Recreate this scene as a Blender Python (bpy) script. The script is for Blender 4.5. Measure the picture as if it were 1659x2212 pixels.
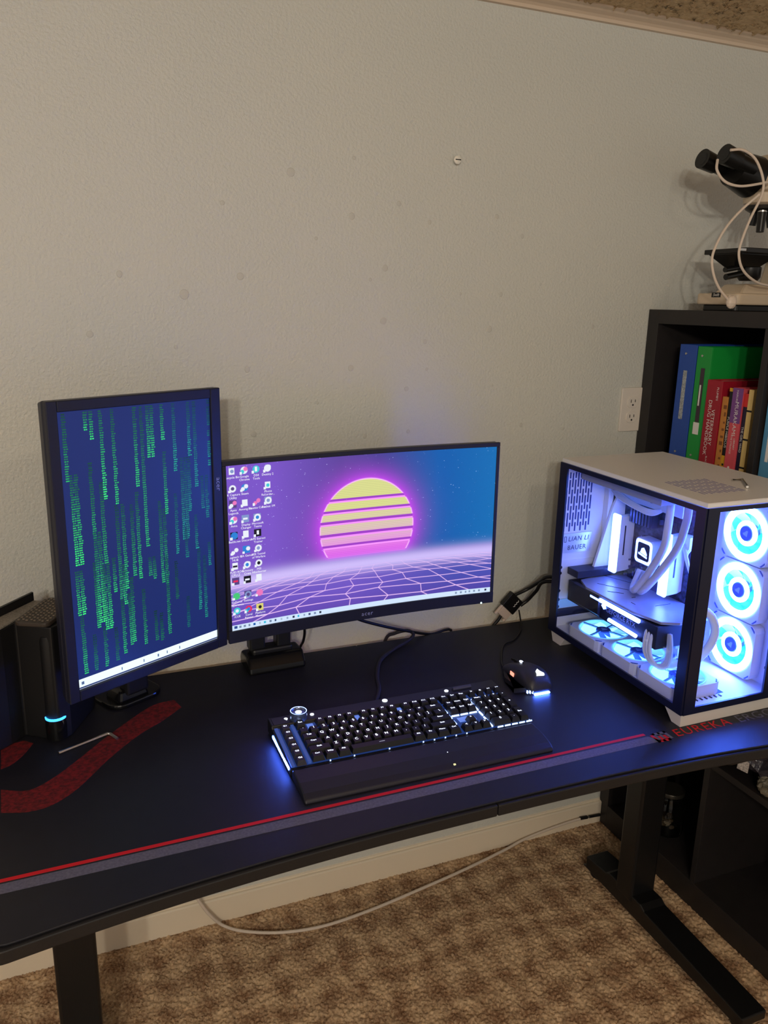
import bpy, bmesh, math, random
import numpy as np
from mathutils import Vector, Matrix, Euler

# ------------------------------------------------------------------ clear
for o in list(bpy.data.objects): bpy.data.objects.remove(o)
SC = bpy.context.scene
COL = SC.collection
PI = math.pi
rad = math.radians

# ------------------------------------------------------------------ camera
IW, IH = 1659.0, 2212.0
FPX, PITCH, YAW, ROLL = 1730.25, 0.25601, 0.39300, 0.02174
CPOS = Vector((0.0, -1.699, 1.5))
def _axes():
    cp, sp, cy, sy = math.cos(PITCH), math.sin(PITCH), math.cos(YAW), math.sin(YAW)
    f = Vector((sy*cp, cy*cp, -sp)); r = Vector((cy, -sy, 0)); u = r.cross(f)
    c, s = math.cos(ROLL), math.sin(ROLL)
    return c*r+s*u, -s*r+c*u, f
AR, AU, AF = _axes()
cam_d = bpy.data.cameras.new('camera')
cam = bpy.data.objects.new('camera', cam_d); COL.objects.link(cam)
cam_d.sensor_fit = 'HORIZONTAL'; cam_d.sensor_width = 36.0; cam_d.lens = 36.0*FPX/IW
cam_d.clip_start = 0.02
cam.matrix_world = Matrix(((AR.x, AU.x, -AF.x, CPOS.x), (AR.y, AU.y, -AF.y, CPOS.y), (AR.z, AU.z, -AF.z, CPOS.z), (0, 0, 0, 1)))
SC.camera = cam
def ray(x, y): return AF + AR*((x-IW/2)/FPX) - AU*((y-IH/2)/FPX)
def at_z(x, y, z): d = ray(x, y); return CPOS + d*((z-CPOS.z)/d.z)
def at_y(x, y, Y): d = ray(x, y); return CPOS + d*((Y-CPOS.y)/d.y)
def at_x(x, y, X): d = ray(x, y); return CPOS + d*((X-CPOS.x)/d.x)

# ------------------------------------------------------------------ world, lamps, exposure
w = bpy.data.worlds.new('world'); SC.world = w; w.use_nodes = True
w.node_tree.nodes['Background'].inputs[0].default_value = (1.0, 0.93, 0.85, 1)
w.node_tree.nodes['Background'].inputs[1].default_value = 0.46
SC.view_settings.view_transform = 'Standard'; SC.view_settings.look = 'None'
SC.view_settings.gamma = 1.0; SC.view_settings.use_curve_mapping = False
SC.view_settings.exposure = 0.0
def lamp(name, loc, energy, color, radius):
    l = bpy.data.lights.new(name, 'POINT'); l.energy = energy; l.color = color; l.shadow_soft_size = radius
    o = bpy.data.objects.new(name, l); COL.objects.link(o); o.location = loc; return o
lamp('overhead_light', (-1.02, -3.50, 2.09), 65, (1.0, 0.925, 0.79), 0.05)
lamp('overhead_light', (0.70, -1.75, 2.05), 8, (1.0, 0.89, 0.71), 0.06)  # added fill lamp, no known fixture; lifts tower lid, carpet and right wall
lamp('overhead_light', (-0.62, -3.55, 2.09), 65, (1.0, 0.925, 0.79), 0.05)

# ------------------------------------------------------------------ materials
def lin(c): c = c/255.0; return c/12.92 if c <= 0.04045 else ((c+0.055)/1.055)**2.4
def S(r, g, b): return (lin(r), lin(g), lin(b))
MATS = {}
def mat(name, col=(.5, .5, .5), rough=.5, metal=0.0, spec=.5, emit=None, es=1.0, bump=None, mottle=None, coat=0.0, trans=0.0, ior=1.45, sheen=0.0):
    """bump = (scale, strength, distance); mottle = (scale, second colour, contrast)"""
    if name in MATS: return MATS[name]
    m = bpy.data.materials.new(name); m.use_nodes = True; MATS[name] = m
    nt = m.node_tree; b = nt.nodes['Principled BSDF']
    b.inputs['Base Color'].default_value = (*col, 1); b.inputs['Roughness'].default_value = rough
    b.inputs['Metallic'].default_value = metal; b.inputs['Specular IOR Level'].default_value = spec
    b.inputs['Coat Weight'].default_value = coat; b.inputs['Transmission Weight'].default_value = trans
    b.inputs['IOR'].default_value = ior; b.inputs['Sheen Weight'].default_value = sheen
    if emit: b.inputs['Emission Color'].default_value = (*emit, 1); b.inputs['Emission Strength'].default_value = es
    if bump or mottle: tc = nt.nodes.new('ShaderNodeTexCoord')
    if bump:
        n = nt.nodes.new('ShaderNodeTexNoise'); n.inputs['Scale'].default_value = bump[0]; n.inputs['Detail'].default_value = 3
        k = nt.nodes.new('ShaderNodeBump'); k.inputs['Strength'].default_value = bump[1]; k.inputs['Distance'].default_value = bump[2]
        nt.links.new(tc.outputs['Object'], n.inputs['Vector']); nt.links.new(n.outputs['Fac'], k.inputs['Height']); nt.links.new(k.outputs['Normal'], b.inputs['Normal'])
    if mottle:
        n = nt.nodes.new('ShaderNodeTexNoise'); n.inputs['Scale'].default_value = mottle[0]; n.inputs['Detail'].default_value = 4
        r = nt.nodes.new('ShaderNodeValToRGB'); h = mottle[2]
        r.color_ramp.elements[0].position = .5-h; r.color_ramp.elements[0].color = (*col, 1)
        r.color_ramp.elements[1].position = .5+h; r.color_ramp.elements[1].color = (*mottle[1], 1)
        nt.links.new(tc.outputs['Object'], n.inputs['Vector']); nt.links.new(n.outputs['Fac'], r.inputs['Fac']); nt.links.new(r.outputs['Color'], b.inputs['Base Color'])
    return m
def attr_mat(name, es=1.0, rough=.35, spec=.4):
    """a lit display: the emitted colour is stored on the mesh"""
    if name in MATS: return MATS[name]
    m = mat(name, (.004, .004, .006), rough, spec=spec, emit=(0, 0, 0), es=es)
    a = m.node_tree.nodes.new('ShaderNodeVertexColor'); a.layer_name = 'col'
    m.node_tree.links.new(a.outputs['Color'], m.node_tree.nodes['Principled BSDF'].inputs['Emission Color'])
    return m
def glass_mat(name, tint=(1, 1, 1), refl=.03, rough=.02):
    """thin pane: lets light straight through with a weak mirror reflection on top"""
    if name in MATS: return MATS[name]
    m = bpy.data.materials.new(name); m.use_nodes = True; MATS[name] = m
    nt = m.node_tree; nt.nodes.clear()
    t = nt.nodes.new('ShaderNodeBsdfTransparent'); t.inputs[0].default_value = (*tint, 1)
    g = nt.nodes.new('ShaderNodeBsdfGlossy'); g.inputs['Roughness'].default_value = rough
    lw = nt.nodes.new('ShaderNodeLayerWeight'); pw = nt.nodes.new('ShaderNodeMath'); pw.operation = 'POWER'; pw.inputs[1].default_value = 4.0
    f = nt.nodes.new('ShaderNodeMath'); f.operation = 'MULTIPLY_ADD'; f.inputs[1].default_value = .7; f.inputs[2].default_value = refl
    nt.links.new(lw.outputs['Facing'], pw.inputs[0]); nt.links.new(pw.outputs[0], f.inputs[0])
    x = nt.nodes.new('ShaderNodeMixShader'); o = nt.nodes.new('ShaderNodeOutputMaterial')
    nt.links.new(f.outputs[0], x.inputs[0]); nt.links.new(t.outputs[0], x.inputs[1]); nt.links.new(g.outputs[0], x.inputs[2]); nt.links.new(x.outputs[0], o.inputs[0])
    return m

BLACK = mat('black_plastic', S(20, 20, 22), .45)
GLOSS = mat('gloss_black_plastic', S(14, 14, 16), .18)
BEZEL = mat('bezel_plastic_glare', S(24, 25, 42), .42)  # black plastic with bluish glare tinted into its colour
WHITE = mat('white_metal', (.72, .72, .74), .4)
WPLAS = mat('white_plastic', (.70, .70, .70), .45)
STEEL = mat('steel', (.62, .60, .57), .28, 1.0)
CABLE = mat('black_cable', S(16, 16, 18), .4)
WCABLE = mat('white_cable', S(215, 200, 185), .45)
DESKB = mat('desk_black', S(22, 22, 24), .5, bump=(600, .2, .001))
LEGM = mat('black_steel', S(17, 17, 18), .42)
LED = mat('led_white_blue', (.2, .2, .2), .4, emit=(.060, .145, 1.0), es=84.0)
LEDS = mat('led_soft', (.2, .2, .2), .4, emit=(.34, .50, 1.0), es=3.4)
LEGEND = mat('key_legend', (.2, .2, .2), .4, emit=(.75, .82, 1.0), es=3.0)
DARKBLUE = mat('key_plate', S(20, 30, 60), .4, emit=(.02, .06, .28), es=.55)
PCB = mat('dark_pcb', S(30, 30, 44), .5, mottle=(120, S(70, 70, 95), .12))

# ------------------------------------------------------------------ mesh builder and object helpers
def rotz(a): return Matrix.Rotation(a, 4, 'Z')
class MB:
    def __init__(s): s.v = []; s.f = []; s.c = None
    def add(s, vs, fs, M=None):
        n = len(s.v)
        s.v += [tuple(M @ Vector(p)) if M is not None else tuple(p) for p in vs]
        s.f += [tuple(i+n for i in f) for f in fs]; return s
    def box(s, x0, x1, y0, y1, z0, z1, M=None):
        return s.add([(x0,y0,z0),(x1,y0,z0),(x1,y1,z0),(x0,y1,z0),(x0,y0,z1),(x1,y0,z1),(x1,y1,z1),(x0,y1,z1)],
                     [(3,2,1,0),(4,5,6,7),(0,1,5,4),(1,2,6,5),(2,3,7,6),(3,0,4,7)], M)
    def taper(s, cx, cy, z0, z1, w0, d0, w1, d1, sy=0, M=None):
        a, b, c, d = w0/2, d0/2, w1/2, d1/2
        return s.add([(cx-a,cy-b,z0),(cx+a,cy-b,z0),(cx+a,cy+b,z0),(cx-a,cy+b,z0),(cx-c,cy-d+sy,z1),(cx+c,cy-d+sy,z1),(cx+c,cy+d+sy,z1),(cx-c,cy+d+sy,z1)],
                     [(3,2,1,0),(4,5,6,7),(0,1,5,4),(1,2,6,5),(2,3,7,6),(3,0,4,7)], M)
    def prism(s, poly, a, b, axis='z', M=None):
        """poly of 2-D points (counter-clockwise), extruded from a to b along axis"""
        def P(p, t):
            return (p[0], p[1], t) if axis == 'z' else (p[0], t, p[1]) if axis == 'y' else (t, p[0], p[1])
        n = len(poly)
        vs = [P(p, a) for p in poly]+[P(p, b) for p in poly]
        fs = [tuple(range(n-1, -1, -1)), tuple(range(n, 2*n))]+[(i, (i+1) % n, n+(i+1) % n, n+i) for i in range(n)]
        return s.add(vs, fs, M)
    def flat(s, poly, M=None): return s.add(poly, [tuple(range(len(poly)))], M)
    def lathe(s, prof, n=32, M=None, closed=False):
        """prof list of (r, z) turned about z"""
        vs = []; fs = []; k = len(prof)
        for i in range(n):
            a = 2*PI*i/n; vs += [(r*math.cos(a), r*math.sin(a), z) for r, z in prof]
        for i in range(n):
            j = (i+1) % n
            for q in range(k-1 if not closed else k):
                fs.append((i*k+q, j*k+q, j*k+(q+1) % k, i*k+(q+1) % k))
        if not closed:
            if prof[0][0] > 1e-6: fs.append(tuple(i*k for i in range(n-1, -1, -1)))
            if prof[-1][0] > 1e-6: fs.append(tuple(i*k+k-1 for i in range(n)))
        return s.add(vs, fs, M)
    def tube(s, pts, r, n=8, smooth=6, M=None, rr=None):
        pts = [Vector(p) for p in pts]
        if smooth and len(pts) > 2:
            q = [pts[0]*2-pts[1]]+pts+[pts[-1]*2-pts[-2]]; out = []
            for i in range(1, len(q)-2):
                a, b, c, d = q[i-1], q[i], q[i+1], q[i+2]
                for k in range(smooth):
                    t = k/smooth
                    out.append(.5*((2*b)+(c-a)*t+(2*a-5*b+4*c-d)*t*t+(3*b-a-3*c+d)*t**3))
            pts = out+[pts[-1]]
        vs = []; fs = []; up = Vector((0, 0, 1)); N = len(pts); prev = None
        for i, p in enumerate(pts):
            t = (pts[min(i+1, N-1)]-pts[max(i-1, 0)]).normalized()
            if prev is None:
                x = t.cross(up) if abs(t.z) < .95 else t.cross(Vector((1, 0, 0)))
            else: x = prev-t*prev.dot(t)
            x.normalize(); prev = x; y = t.cross(x)
            R = rr(i/(N-1)) if rr else r
            vs += [tuple(p+x*(R*math.cos(2*PI*k/n))+y*(R*math.sin(2*PI*k/n))) for k in range(n)]
        for i in range(N-1):
            for k in range(n):
                fs.append((i*n+k, i*n+(k+1) % n, (i+1)*n+(k+1) % n, (i+1)*n+k))
        fs.append(tuple(range(n-1, -1, -1))); fs.append(tuple((N-1)*n+k for k in range(n)))
        return s.add(vs, fs, M)
    def cyl(s, a, b, r, n=20, r2=None):
        a, b = Vector(a), Vector(b)
        return s.tube([a, b], r, n, 0, rr=(lambda t: r+(r2-r)*t) if r2 is not None else None)
    def ball(s, c, rx, ry, rz, n=16, M=None):
        m = n//2
        prof = [(math.sin(PI*i/m), -math.cos(PI*i/m)) for i in range(m+1)]
        T = Matrix.Translation(c) @ Matrix.Diagonal((rx, ry, rz, 1))
        return s.lathe([(max(r, 1e-7), z) for r, z in prof], n, T if M is None else M @ T)
    def mesh(s, name):
        me = bpy.data.meshes.new(name); me.from_pydata(s.v, [], s.f); me.update(); return me
    def build(s, name, m, parent=None, smooth=False, bevel=0, seg=2, world=None, label=None):
        if world is not None:
            T = world.inverted(); s.v = [tuple(T @ Vector(p)) for p in s.v]
        me = s.mesh(name)
        bm = bmesh.new(); bm.from_mesh(me); bmesh.ops.recalc_face_normals(bm, faces=bm.faces); bm.to_mesh(me); bm.free()
        me.materials.append(m)
        o = bpy.data.objects.new(name, me); COL.objects.link(o)
        if parent: o.parent = parent
        if smooth:
            for p in me.polygons: p.use_smooth = True
            try: me.set_sharp_from_angle(angle=rad(38))
            except Exception: pass
        if bevel:
            b = o.modifiers.new('bevel', 'BEVEL'); b.width = bevel; b.segments = seg; b.limit_method = 'ANGLE'; b.angle_limit = rad(40)
        if label: o['label'] = label
        return o
def tag(o, label, cat, group=None):
    o['label'] = label; o['category'] = cat
    if group: o['group'] = group
    return o
def thing(name, label, cat, loc=(0, 0, 0), rz=0.0, group=None):
    o = bpy.data.objects.new(name, None); COL.objects.link(o); o.empty_display_size = .05
    o.location = loc; o.rotation_euler = (0, 0, rz)
    return tag(o, label, cat, group)
def TM(o): return Matrix.Translation(o.location) @ o.rotation_euler.to_matrix().to_4x4()
def struct(o): o['kind'] = 'structure'; return o
def copy_tree(o, parent=None, loc=None, rot=None):
    c = o.copy(); COL.objects.link(c); c.parent = parent
    if loc is not None: c.location = loc
    if rot is not None: c.rotation_euler = rot
    for ch in [x for x in KIDS.get(o.name, [])]: copy_tree(ch, c)
    return c
KIDS = {}
def kids_of(o): KIDS[o.name] = [x for x in bpy.data.objects if x.parent == o]
_TX = {}
def text_geo(txt, size, align='CENTER', spacing=1.0, shear=0.0):
    k = (txt, size, align, spacing, shear)
    if k in _TX: return _TX[k]
    cu = bpy.data.curves.new('t', 'FONT'); cu.body = txt; cu.size = size; cu.align_x = align; cu.align_y = 'CENTER'
    cu.space_character = spacing; cu.shear = shear; cu.resolution_u = 2
    ob = bpy.data.objects.new('t', cu); me = ob.to_mesh()
    vs = [tuple(v.co) for v in me.vertices]; fs = [tuple(p.vertices) for p in me.polygons]
    ob.to_mesh_clear(); bpy.data.objects.remove(ob); bpy.data.curves.remove(cu)
    _TX[k] = (vs, fs); return vs, fs
def frame(o, x, y):
    """matrix whose local x,y run along the given world vectors, at o"""
    x = Vector(x).normalized(); y = Vector(y); y = (y-x*y.dot(x)).normalized(); z = x.cross(y)
    return Matrix(((x.x, y.x, z.x, o[0]), (x.y, y.y, z.y, o[1]), (x.z, y.z, z.z, o[2]), (0, 0, 0, 1)))
def rrect(x0, x1, y0, y1, r, n=5):
    out = []
    for cx, cy, a in ((x1-r, y0+r, -90), (x1-r, y1-r, 0), (x0+r, y1-r, 90), (x0+r, y0+r, 180)):
        for i in range(n+1):
            t = rad(a+90*i/n); out.append((cx+r*math.cos(t), cy+r*math.sin(t)))
    return out
def smooth_pts(pts, k=6):
    pts = [Vector(p) for p in pts]; q = [pts[0]*2-pts[1]]+pts+[pts[-1]*2-pts[-2]]; out = []
    for i in range(1, len(q)-2):
        a, b, c, d = q[i-1:i+3]
        for j in range(k):
            t = j/k; out.append(.5*((2*b)+(c-a)*t+(2*a-5*b+4*c-d)*t*t+(3*b-a-3*c+d)*t**3))
    return out+[pts[-1]]
random.seed(7); RNG = np.random.default_rng(5)
DZ = 0.721          # top of the desk mat

# ================================================================== THE ROOM
X0, X1, Y1 = -2.2, 3.4, -4.2
CEIL = 2.142
WALLM = mat('wall_paint', (.59, .60, .56), .42, spec=.45, bump=(170, .55, .004), mottle=(2.2, (.62, .625, .58), .25))
TRIMM = mat('trim_paint', (.62, .50, .38), .45)
BASEM = mat('baseboard_paint', (.80, .70, .55), .5)
wall = struct(MB().box(X0, X1, 0, .12, 0, CEIL+.1).build('wall_back', WALLM))
wall['label'] = 'beige textured back wall behind the desk'
# filled nail holes and patches on the wall: shallow plaster discs
PATCH = mat('patch_paint', (.55, .545, .50), .5)
disc = MB().lathe([(.0001, -.0011), (.5, -.0009), (.85, -.0006), (1.0, .0004)], 14).mesh('plaster_patch'); disc.materials.append(PATCH)
for px, py, r in ((628, 372, 9), (765, 341, 4), (862, 440, 5), (480, 438, 5), (760, 467, 7), (928, 480, 5), (1073, 468, 6), (1128, 510, 5), (683, 515, 4), (832, 579, 7),
                  (800, 604, 4), (519, 597, 8), (398, 636, 10), (258, 592, 6), (194, 722, 7), (828, 693, 8), (1082, 636, 5), (1057, 711, 7), (918, 738, 5), (995, 635, 3), (1280, 706, 5), (1168, 614, 3),
                  (534, 798, 6), (758, 795, 7), (922, 798, 4), (878, 840, 6), (686, 871, 3), (788, 942, 5), (882, 932, 5), (1063, 833, 3), (1125, 918, 5), (380, 750, 4), (1216, 926, 4), (548, 938, 7)):
    p = at_y(px, py, 0); o = bpy.data.objects.new('plaster_patch', disc); COL.objects.link(o); o.parent = wall
    s = r*.00098; o.location = (p.x, -.0002, p.z); o.rotation_euler = (rad(-90), 0, 0); o.scale = (s*1.0, s*random.uniform(.95, 1.25), 1.0)

# floor with a plush carpet whose pile is real relief where the camera sees it
FLOORM = bpy.data.materials.new('carpet'); FLOORM.use_nodes = True
def carpet_nodes(m):
    nt = m.node_tree; b = nt.nodes['Principled BSDF']; b.inputs['Roughness'].default_value = 1.0; b.inputs['Specular IOR Level'].default_value = .1
    tc = nt.nodes.new('ShaderNodeTexCoord'); n1 = nt.nodes.new('ShaderNodeTexNoise'); n1.inputs['Scale'].default_value = 9; n1.inputs['Detail'].default_value = 5
    mp = nt.nodes.new('ShaderNodeVectorMath'); mp.operation = 'SCALE'; mp.inputs['Scale'].default_value = .15
    ad = nt.nodes.new('ShaderNodeVectorMath'); ad.operation = 'ADD'; sp = nt.nodes.new('ShaderNodeSeparateXYZ')
    nt.links.new(tc.outputs['Object'], n1.inputs['Vector']); nt.links.new(n1.outputs['Color'], mp.inputs[0]); nt.links.new(tc.outputs['Object'], ad.inputs[0]); nt.links.new(mp.outputs[0], ad.inputs[1]); nt.links.new(ad.outputs[0], sp.inputs[0])
    def mt(op, a, bb):
        k = nt.nodes.new('ShaderNodeMath'); k.operation = op
        for i, q in enumerate((a, bb)):
            if q is None: continue
            if isinstance(q, (int, float)): k.inputs[i].default_value = q
            else: nt.links.new(q, k.inputs[i])
        return k.outputs[0]
    X, Y = sp.outputs[0], sp.outputs[1]; K = 2*PI/.118
    u = mt('SINE', mt('MULTIPLY', mt('ADD', X, Y), K*.72), None); v = mt('SINE', mt('MULTIPLY', mt('SUBTRACT', X, Y), K*.72), None)
    prod = mt('MULTIPLY', u, v)
    n2 = nt.nodes.new('ShaderNodeTexNoise'); n2.inputs['Scale'].default_value = 190; n2.inputs['Detail'].default_value = 2
    nt.links.new(tc.outputs['Object'], n2.inputs['Vector'])
    f = mt('ADD', mt('MULTIPLY', prod, .25), mt('ADD', mt('MULTIPLY', n2.outputs['Fac'], 1.1), -.14))
    r = nt.nodes.new('ShaderNodeValToRGB'); e = r.color_ramp.elements
    e[0].position = .12; e[0].color = (*S(222, 192, 156), 1); e[1].position = .72; e[1].color = (*S(142, 108, 82), 1)
    nt.links.new(f, r.inputs['Fac']); nt.links.new(r.outputs['Color'], b.inputs['Base Color'])
carpet_nodes(FLOORM)
floor = struct(MB().box(X0, X1, Y1, 0, -.06, -.004).build('floor', FLOORM)); floor['label'] = 'brown carpeted floor under the desk'
def relief(name, x0, x1, y0, y1, step, hfun, m, z, flip=False):
    nx, ny = int((x1-x0)/step), int((y1-y0)/step)
    xs, ys = np.linspace(x0, x1, nx+1), np.linspace(y0, y1, ny+1); XX, YY = np.meshgrid(xs, ys)
    h = hfun(XX, YY)
    jx = RNG.uniform(-.35, .35, XX.shape)*step; jy = RNG.uniform(-.35, .35, XX.shape)*step
    co = np.stack([XX+jx, YY+jy, z+h], -1).reshape(-1, 3)
    i = (np.arange(ny)[:, None]*(nx+1)+np.arange(nx)[None]).reshape(-1)
    fa = np.stack([i, i+1, i+nx+2, i+nx+1], -1)
    if flip: fa = fa[:, ::-1]
    me = bpy.data.meshes.new(name); me.vertices.add(len(co)); me.vertices.foreach_set('co', co.ravel())
    me.loops.add(fa.size); me.loops.foreach_set('vertex_index', fa.ravel().astype(np.int32))
    me.polygons.add(len(fa)); me.polygons.foreach_set('loop_start', np.arange(0, fa.size, 4, dtype=np.int32))
    me.update(calc_edges=True); me.materials.append(m)
    o = bpy.data.objects.new(name, me); COL.objects.link(o); return o
pile = relief('carpet_pile', -.75, 2.0, -1.15, -.010, .0036, lambda X, Y: RNG.uniform(-.0032, .0036, X.shape), FLOORM, 0)
pile.parent = floor; pile['kind'] = 'stuff'; pile['label'] = 'brown plush carpet pile with darker diamond blotches'
CEILM = mat('popcorn_ceiling', S(186, 160, 124), .9, mottle=(70, S(214, 190, 152), .2), bump=(90, 1.0, .01))
ceil = struct(MB().box(X0, X1, Y1, 0, CEIL, CEIL+.08).build('ceiling', CEILM)); ceil['label'] = 'brown textured popcorn ceiling'
def pop(X, Y):
    h = np.zeros_like(X)
    h -= .006*np.clip(RNG.normal(0, 1, X.shape)-.8, 0, 1.4)
    return h
cg = relief('ceiling_grains', .85, 2.4, -.75, -.04, .006, pop, CEILM, CEIL-.0008, flip=True)
cg.parent = ceil; cg['kind'] = 'stuff'; cg['label'] = 'popcorn grains on the ceiling'
# crown moulding and baseboard
prof = [(0, CEIL-.021), (-.010, CEIL-.021), (-.012, CEIL-.015), (-.018, CEIL-.011), (-.030, CEIL-.008), (-.034, CEIL-.0055), (-.044, CEIL-.004), (-.046, CEIL), (0, CEIL)]
tr = struct(MB().prism(prof, X0, X1, 'x').build('trim_1', TRIMM)); tr['label'] = 'narrow crown moulding between wall and ceiling'
bp = [(0, 0), (-.012, 0), (-.012, .066), (-.009, .069), (-.004, .0695), (-.004, .073), (0, .075)]
bb = struct(MB().prism(bp, X0, X1, 'x').build('baseboard_back', BASEM)); bb['label'] = 'cream baseboard along the back wall'

# wall screw and outlet
p = at_y(983, 347, 0)
sc = thing('wall_screw', 'small bright metal screw head high on the beige wall', 'screw', (p.x, 0, p.z))
MB().lathe([(.0025, 0), (.0025, .010), (.009, .011), (.0085, .0135), (.004, .0155), (.0001, .016)], 18, Matrix.Rotation(rad(90), 4, 'X')).build('screw_head', mat('screw_cream', (.8, .78, .70), .3), sc, smooth=True)
MB().box(-.0065, .0065, -.0163, -.0155, -.001, .001).build('slot', BLACK, sc)
op = at_y(1340, 885, 0)
OUT = mat('outlet_plastic', (.74, .68, .61), .35)
ot = thing('wall_outlet', 'cream duplex electrical outlet on the wall beside the bookcase', 'outlet', (op.x+.032, 0, op.z))
MB().prism(rrect(-.035, .035, -.057, .057, .004), -.006, 0, 'y').build('cover_plate', OUT, ot, bevel=.002)
for s in (-1, 1):
    rc = MB().prism(rrect(-.017, .017, s*.0195-.0145, s*.0195+.0145, .011), -.0085, -.006, 'y').build('receptacle', OUT, ot, bevel=.0008)
    MB().box(-.0075, -.0055, -.0088, -.0084, s*.0195-.001, s*.0195+.007).box(.0055, .0075, -.0088, -.0084, s*.0195, s*.0195+.007).lathe([(.0001, .0084), (.0025, .0084), (.0025, .0088), (.0001, .0088)], 10, Matrix.Translation((0, 0, s*.0195-.007)) @ Matrix.Rotation(rad(90), 4, 'X')).build('slots', BLACK, rc)
MB().lathe([(.0001, .006), (.003, .006), (.003, .0078), (.0001, .008)], 12, Matrix.Rotation(rad(90), 4, 'X')).build('cover_screw', OUT, ot)

# ================================================================== DESK
def front_y(x):
    t = (x-.61)/.76; return -.7265-.052*abs(t)**2.6
def outline(x0, x1, inset=0.0, back=None, corners=(True, True)):
    """counter-clockwise plan outline of the desktop between x0 and x1"""
    pts = []; n = 110; r = .05
    for i in range(n+1):
        x = x0+(x1-x0)*i/n; y = front_y(x)+inset
        if corners[0] and x-x0 < r: y += r-math.sqrt(max(0, r*r-(r-(x-x0))**2))
        if corners[1] and x1-x < r: y += r-math.sqrt(max(0, r*r-(r-(x1-x))**2))
        pts.append((x, y))
    for i in range(n+1):
        x = x1-(x1-x0)*i/n; y = (back(x) if back else -.062)-inset
        pts.append((x, y))
    return pts
DX0, DX1, DT = -.155, 1.385, DZ-.004
desk = thing('gaming_desk', 'long black gaming desk with T shaped steel legs along the wall', 'desk', (.615, -.35, 0))
DM = TM(desk)
MB().prism(outline(DX0, .6145, corners=(True, False)), DT-.021, DT, 'z').build('desktop_panel', DESKB, desk, world=DM, bevel=.0025)
MB().prism(outline(.6155, DX1, corners=(False, True)), DT-.021, DT, 'z').build('desktop_panel', DESKB, desk, world=DM, bevel=.0025)
MB().box(.02, 1.21, -.40, -.34, DT-.062, DT-.0215).build('crossbeam', LEGM, desk, world=DM, bevel=.003)
for lx in (-.042, 1.277):
    post = MB().box(lx-.037, lx+.037, -.375, -.315, .055, DT-.045).build('leg_post', LEGM, desk, world=DM, bevel=.006)
    MB().prism(rrect(lx-.034, lx+.034, -.715, -.105, .012), DT-.046, DT-.0215, 'z').build('top_bracket', LEGM, desk, world=DM, bevel=.002)
    pr = [(-.19, .028), (-.175, .022), (-.72, .022), (-.735, .030), (-.735, .052), (-.42, .066), (-.405, .075), (-.285, .075), (-.27, .066), (-.19, .058)]
    ft = MB().prism(pr, lx-.034, lx+.034, 'x').build('foot_bar', LEGM, desk, world=DM, bevel=.005)
    for fy in (-.205, -.705):
        MB().lathe([(.021, 0), (.023, .004), (.023, .009), (.008, .012), (.008, .0225)], 18, Matrix.Translation((lx, fy, 0))).build('levelling_foot', BLACK, desk, world=DM, smooth=True)
MB().prism(rrect(1.12, 1.20, -.712, -.60, .015), DT-.05, DT-.0215, 'z').build('cup_hook', LEGM, desk, world=DM, bevel=.003)

# ------------------------------------------------------------------ desk mat with its print
MATM = mat('mat_fabric', S(19, 19, 27), .52, spec=.55, mottle=(38, S(25, 25, 34), .3), bump=(1500, .25, .0006))
mat_thing = thing('desk_mat', 'black cloth mat covering the whole desktop with red stripe and red graphics', 'desk mat', (.615, -.35, DT))
MM = TM(mat_thing)
def back(x): return -.070-.008*math.exp(-((x-.50)/.05)**2)-.012*max(0, min(1, (.45-x)/.5))
MB().prism(outline(DX0+.006, DX1-.006, .006, back), DT+.0002, DZ, 'z').build('cloth', MATM, mat_thing, world=MM, bevel=.0012)
RED = mat('print_red', S(205, 22, 34), .7)
DRED = mat('print_dark_red', S(120, 18, 24), .8, mottle=(150, S(70, 8, 12), .14))
GREY = mat('print_grey', S(104, 104, 122), .75, mottle=(260, S(84, 84, 102), .2))
Zp = DZ+.0003
def strip(name, pts, m):
    MB().prism(pts, DZ-.0003, Zp, 'z').build(name, m, mat_thing, world=MM)
strip('red_stripe', [(-.14, -.6445), (.983, -.6385), (.983, -.6320), (-.14, -.6375)], RED)
strip('grey_stripe', [(-.14, -.6685), (1.0, -.6650), (.984, -.6435), (-.14, -.6480)], GREY)
def desk_poly(name, pix, m, k=4):
    q = smooth_pts([(at_z(x, y, DZ).x, at_z(x, y, DZ).y, 0) for x, y in pix[0]], k)+smooth_pts([(at_z(x, y, DZ).x, at_z(x, y, DZ).y, 0) for x, y in pix[1]], k)
    strip(name, [(a.x, a.y) for a in q], m)
desk_poly('red_swoosh', ([(2, 1756), (60, 1754), (115, 1738), (170, 1702), (235, 1640), (300, 1588), (350, 1558), (392, 1528)],
                         [(376, 1512), (330, 1524), (280, 1556), (225, 1596), (160, 1648), (110, 1684), (60, 1708), (2, 1706)]), DRED)
desk_poly('red_swoosh', ([(2, 1662), (25, 1652), (50, 1632), (72, 1606)], [(52, 1600), (28, 1606), (2, 1612)]), DRED)
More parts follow.
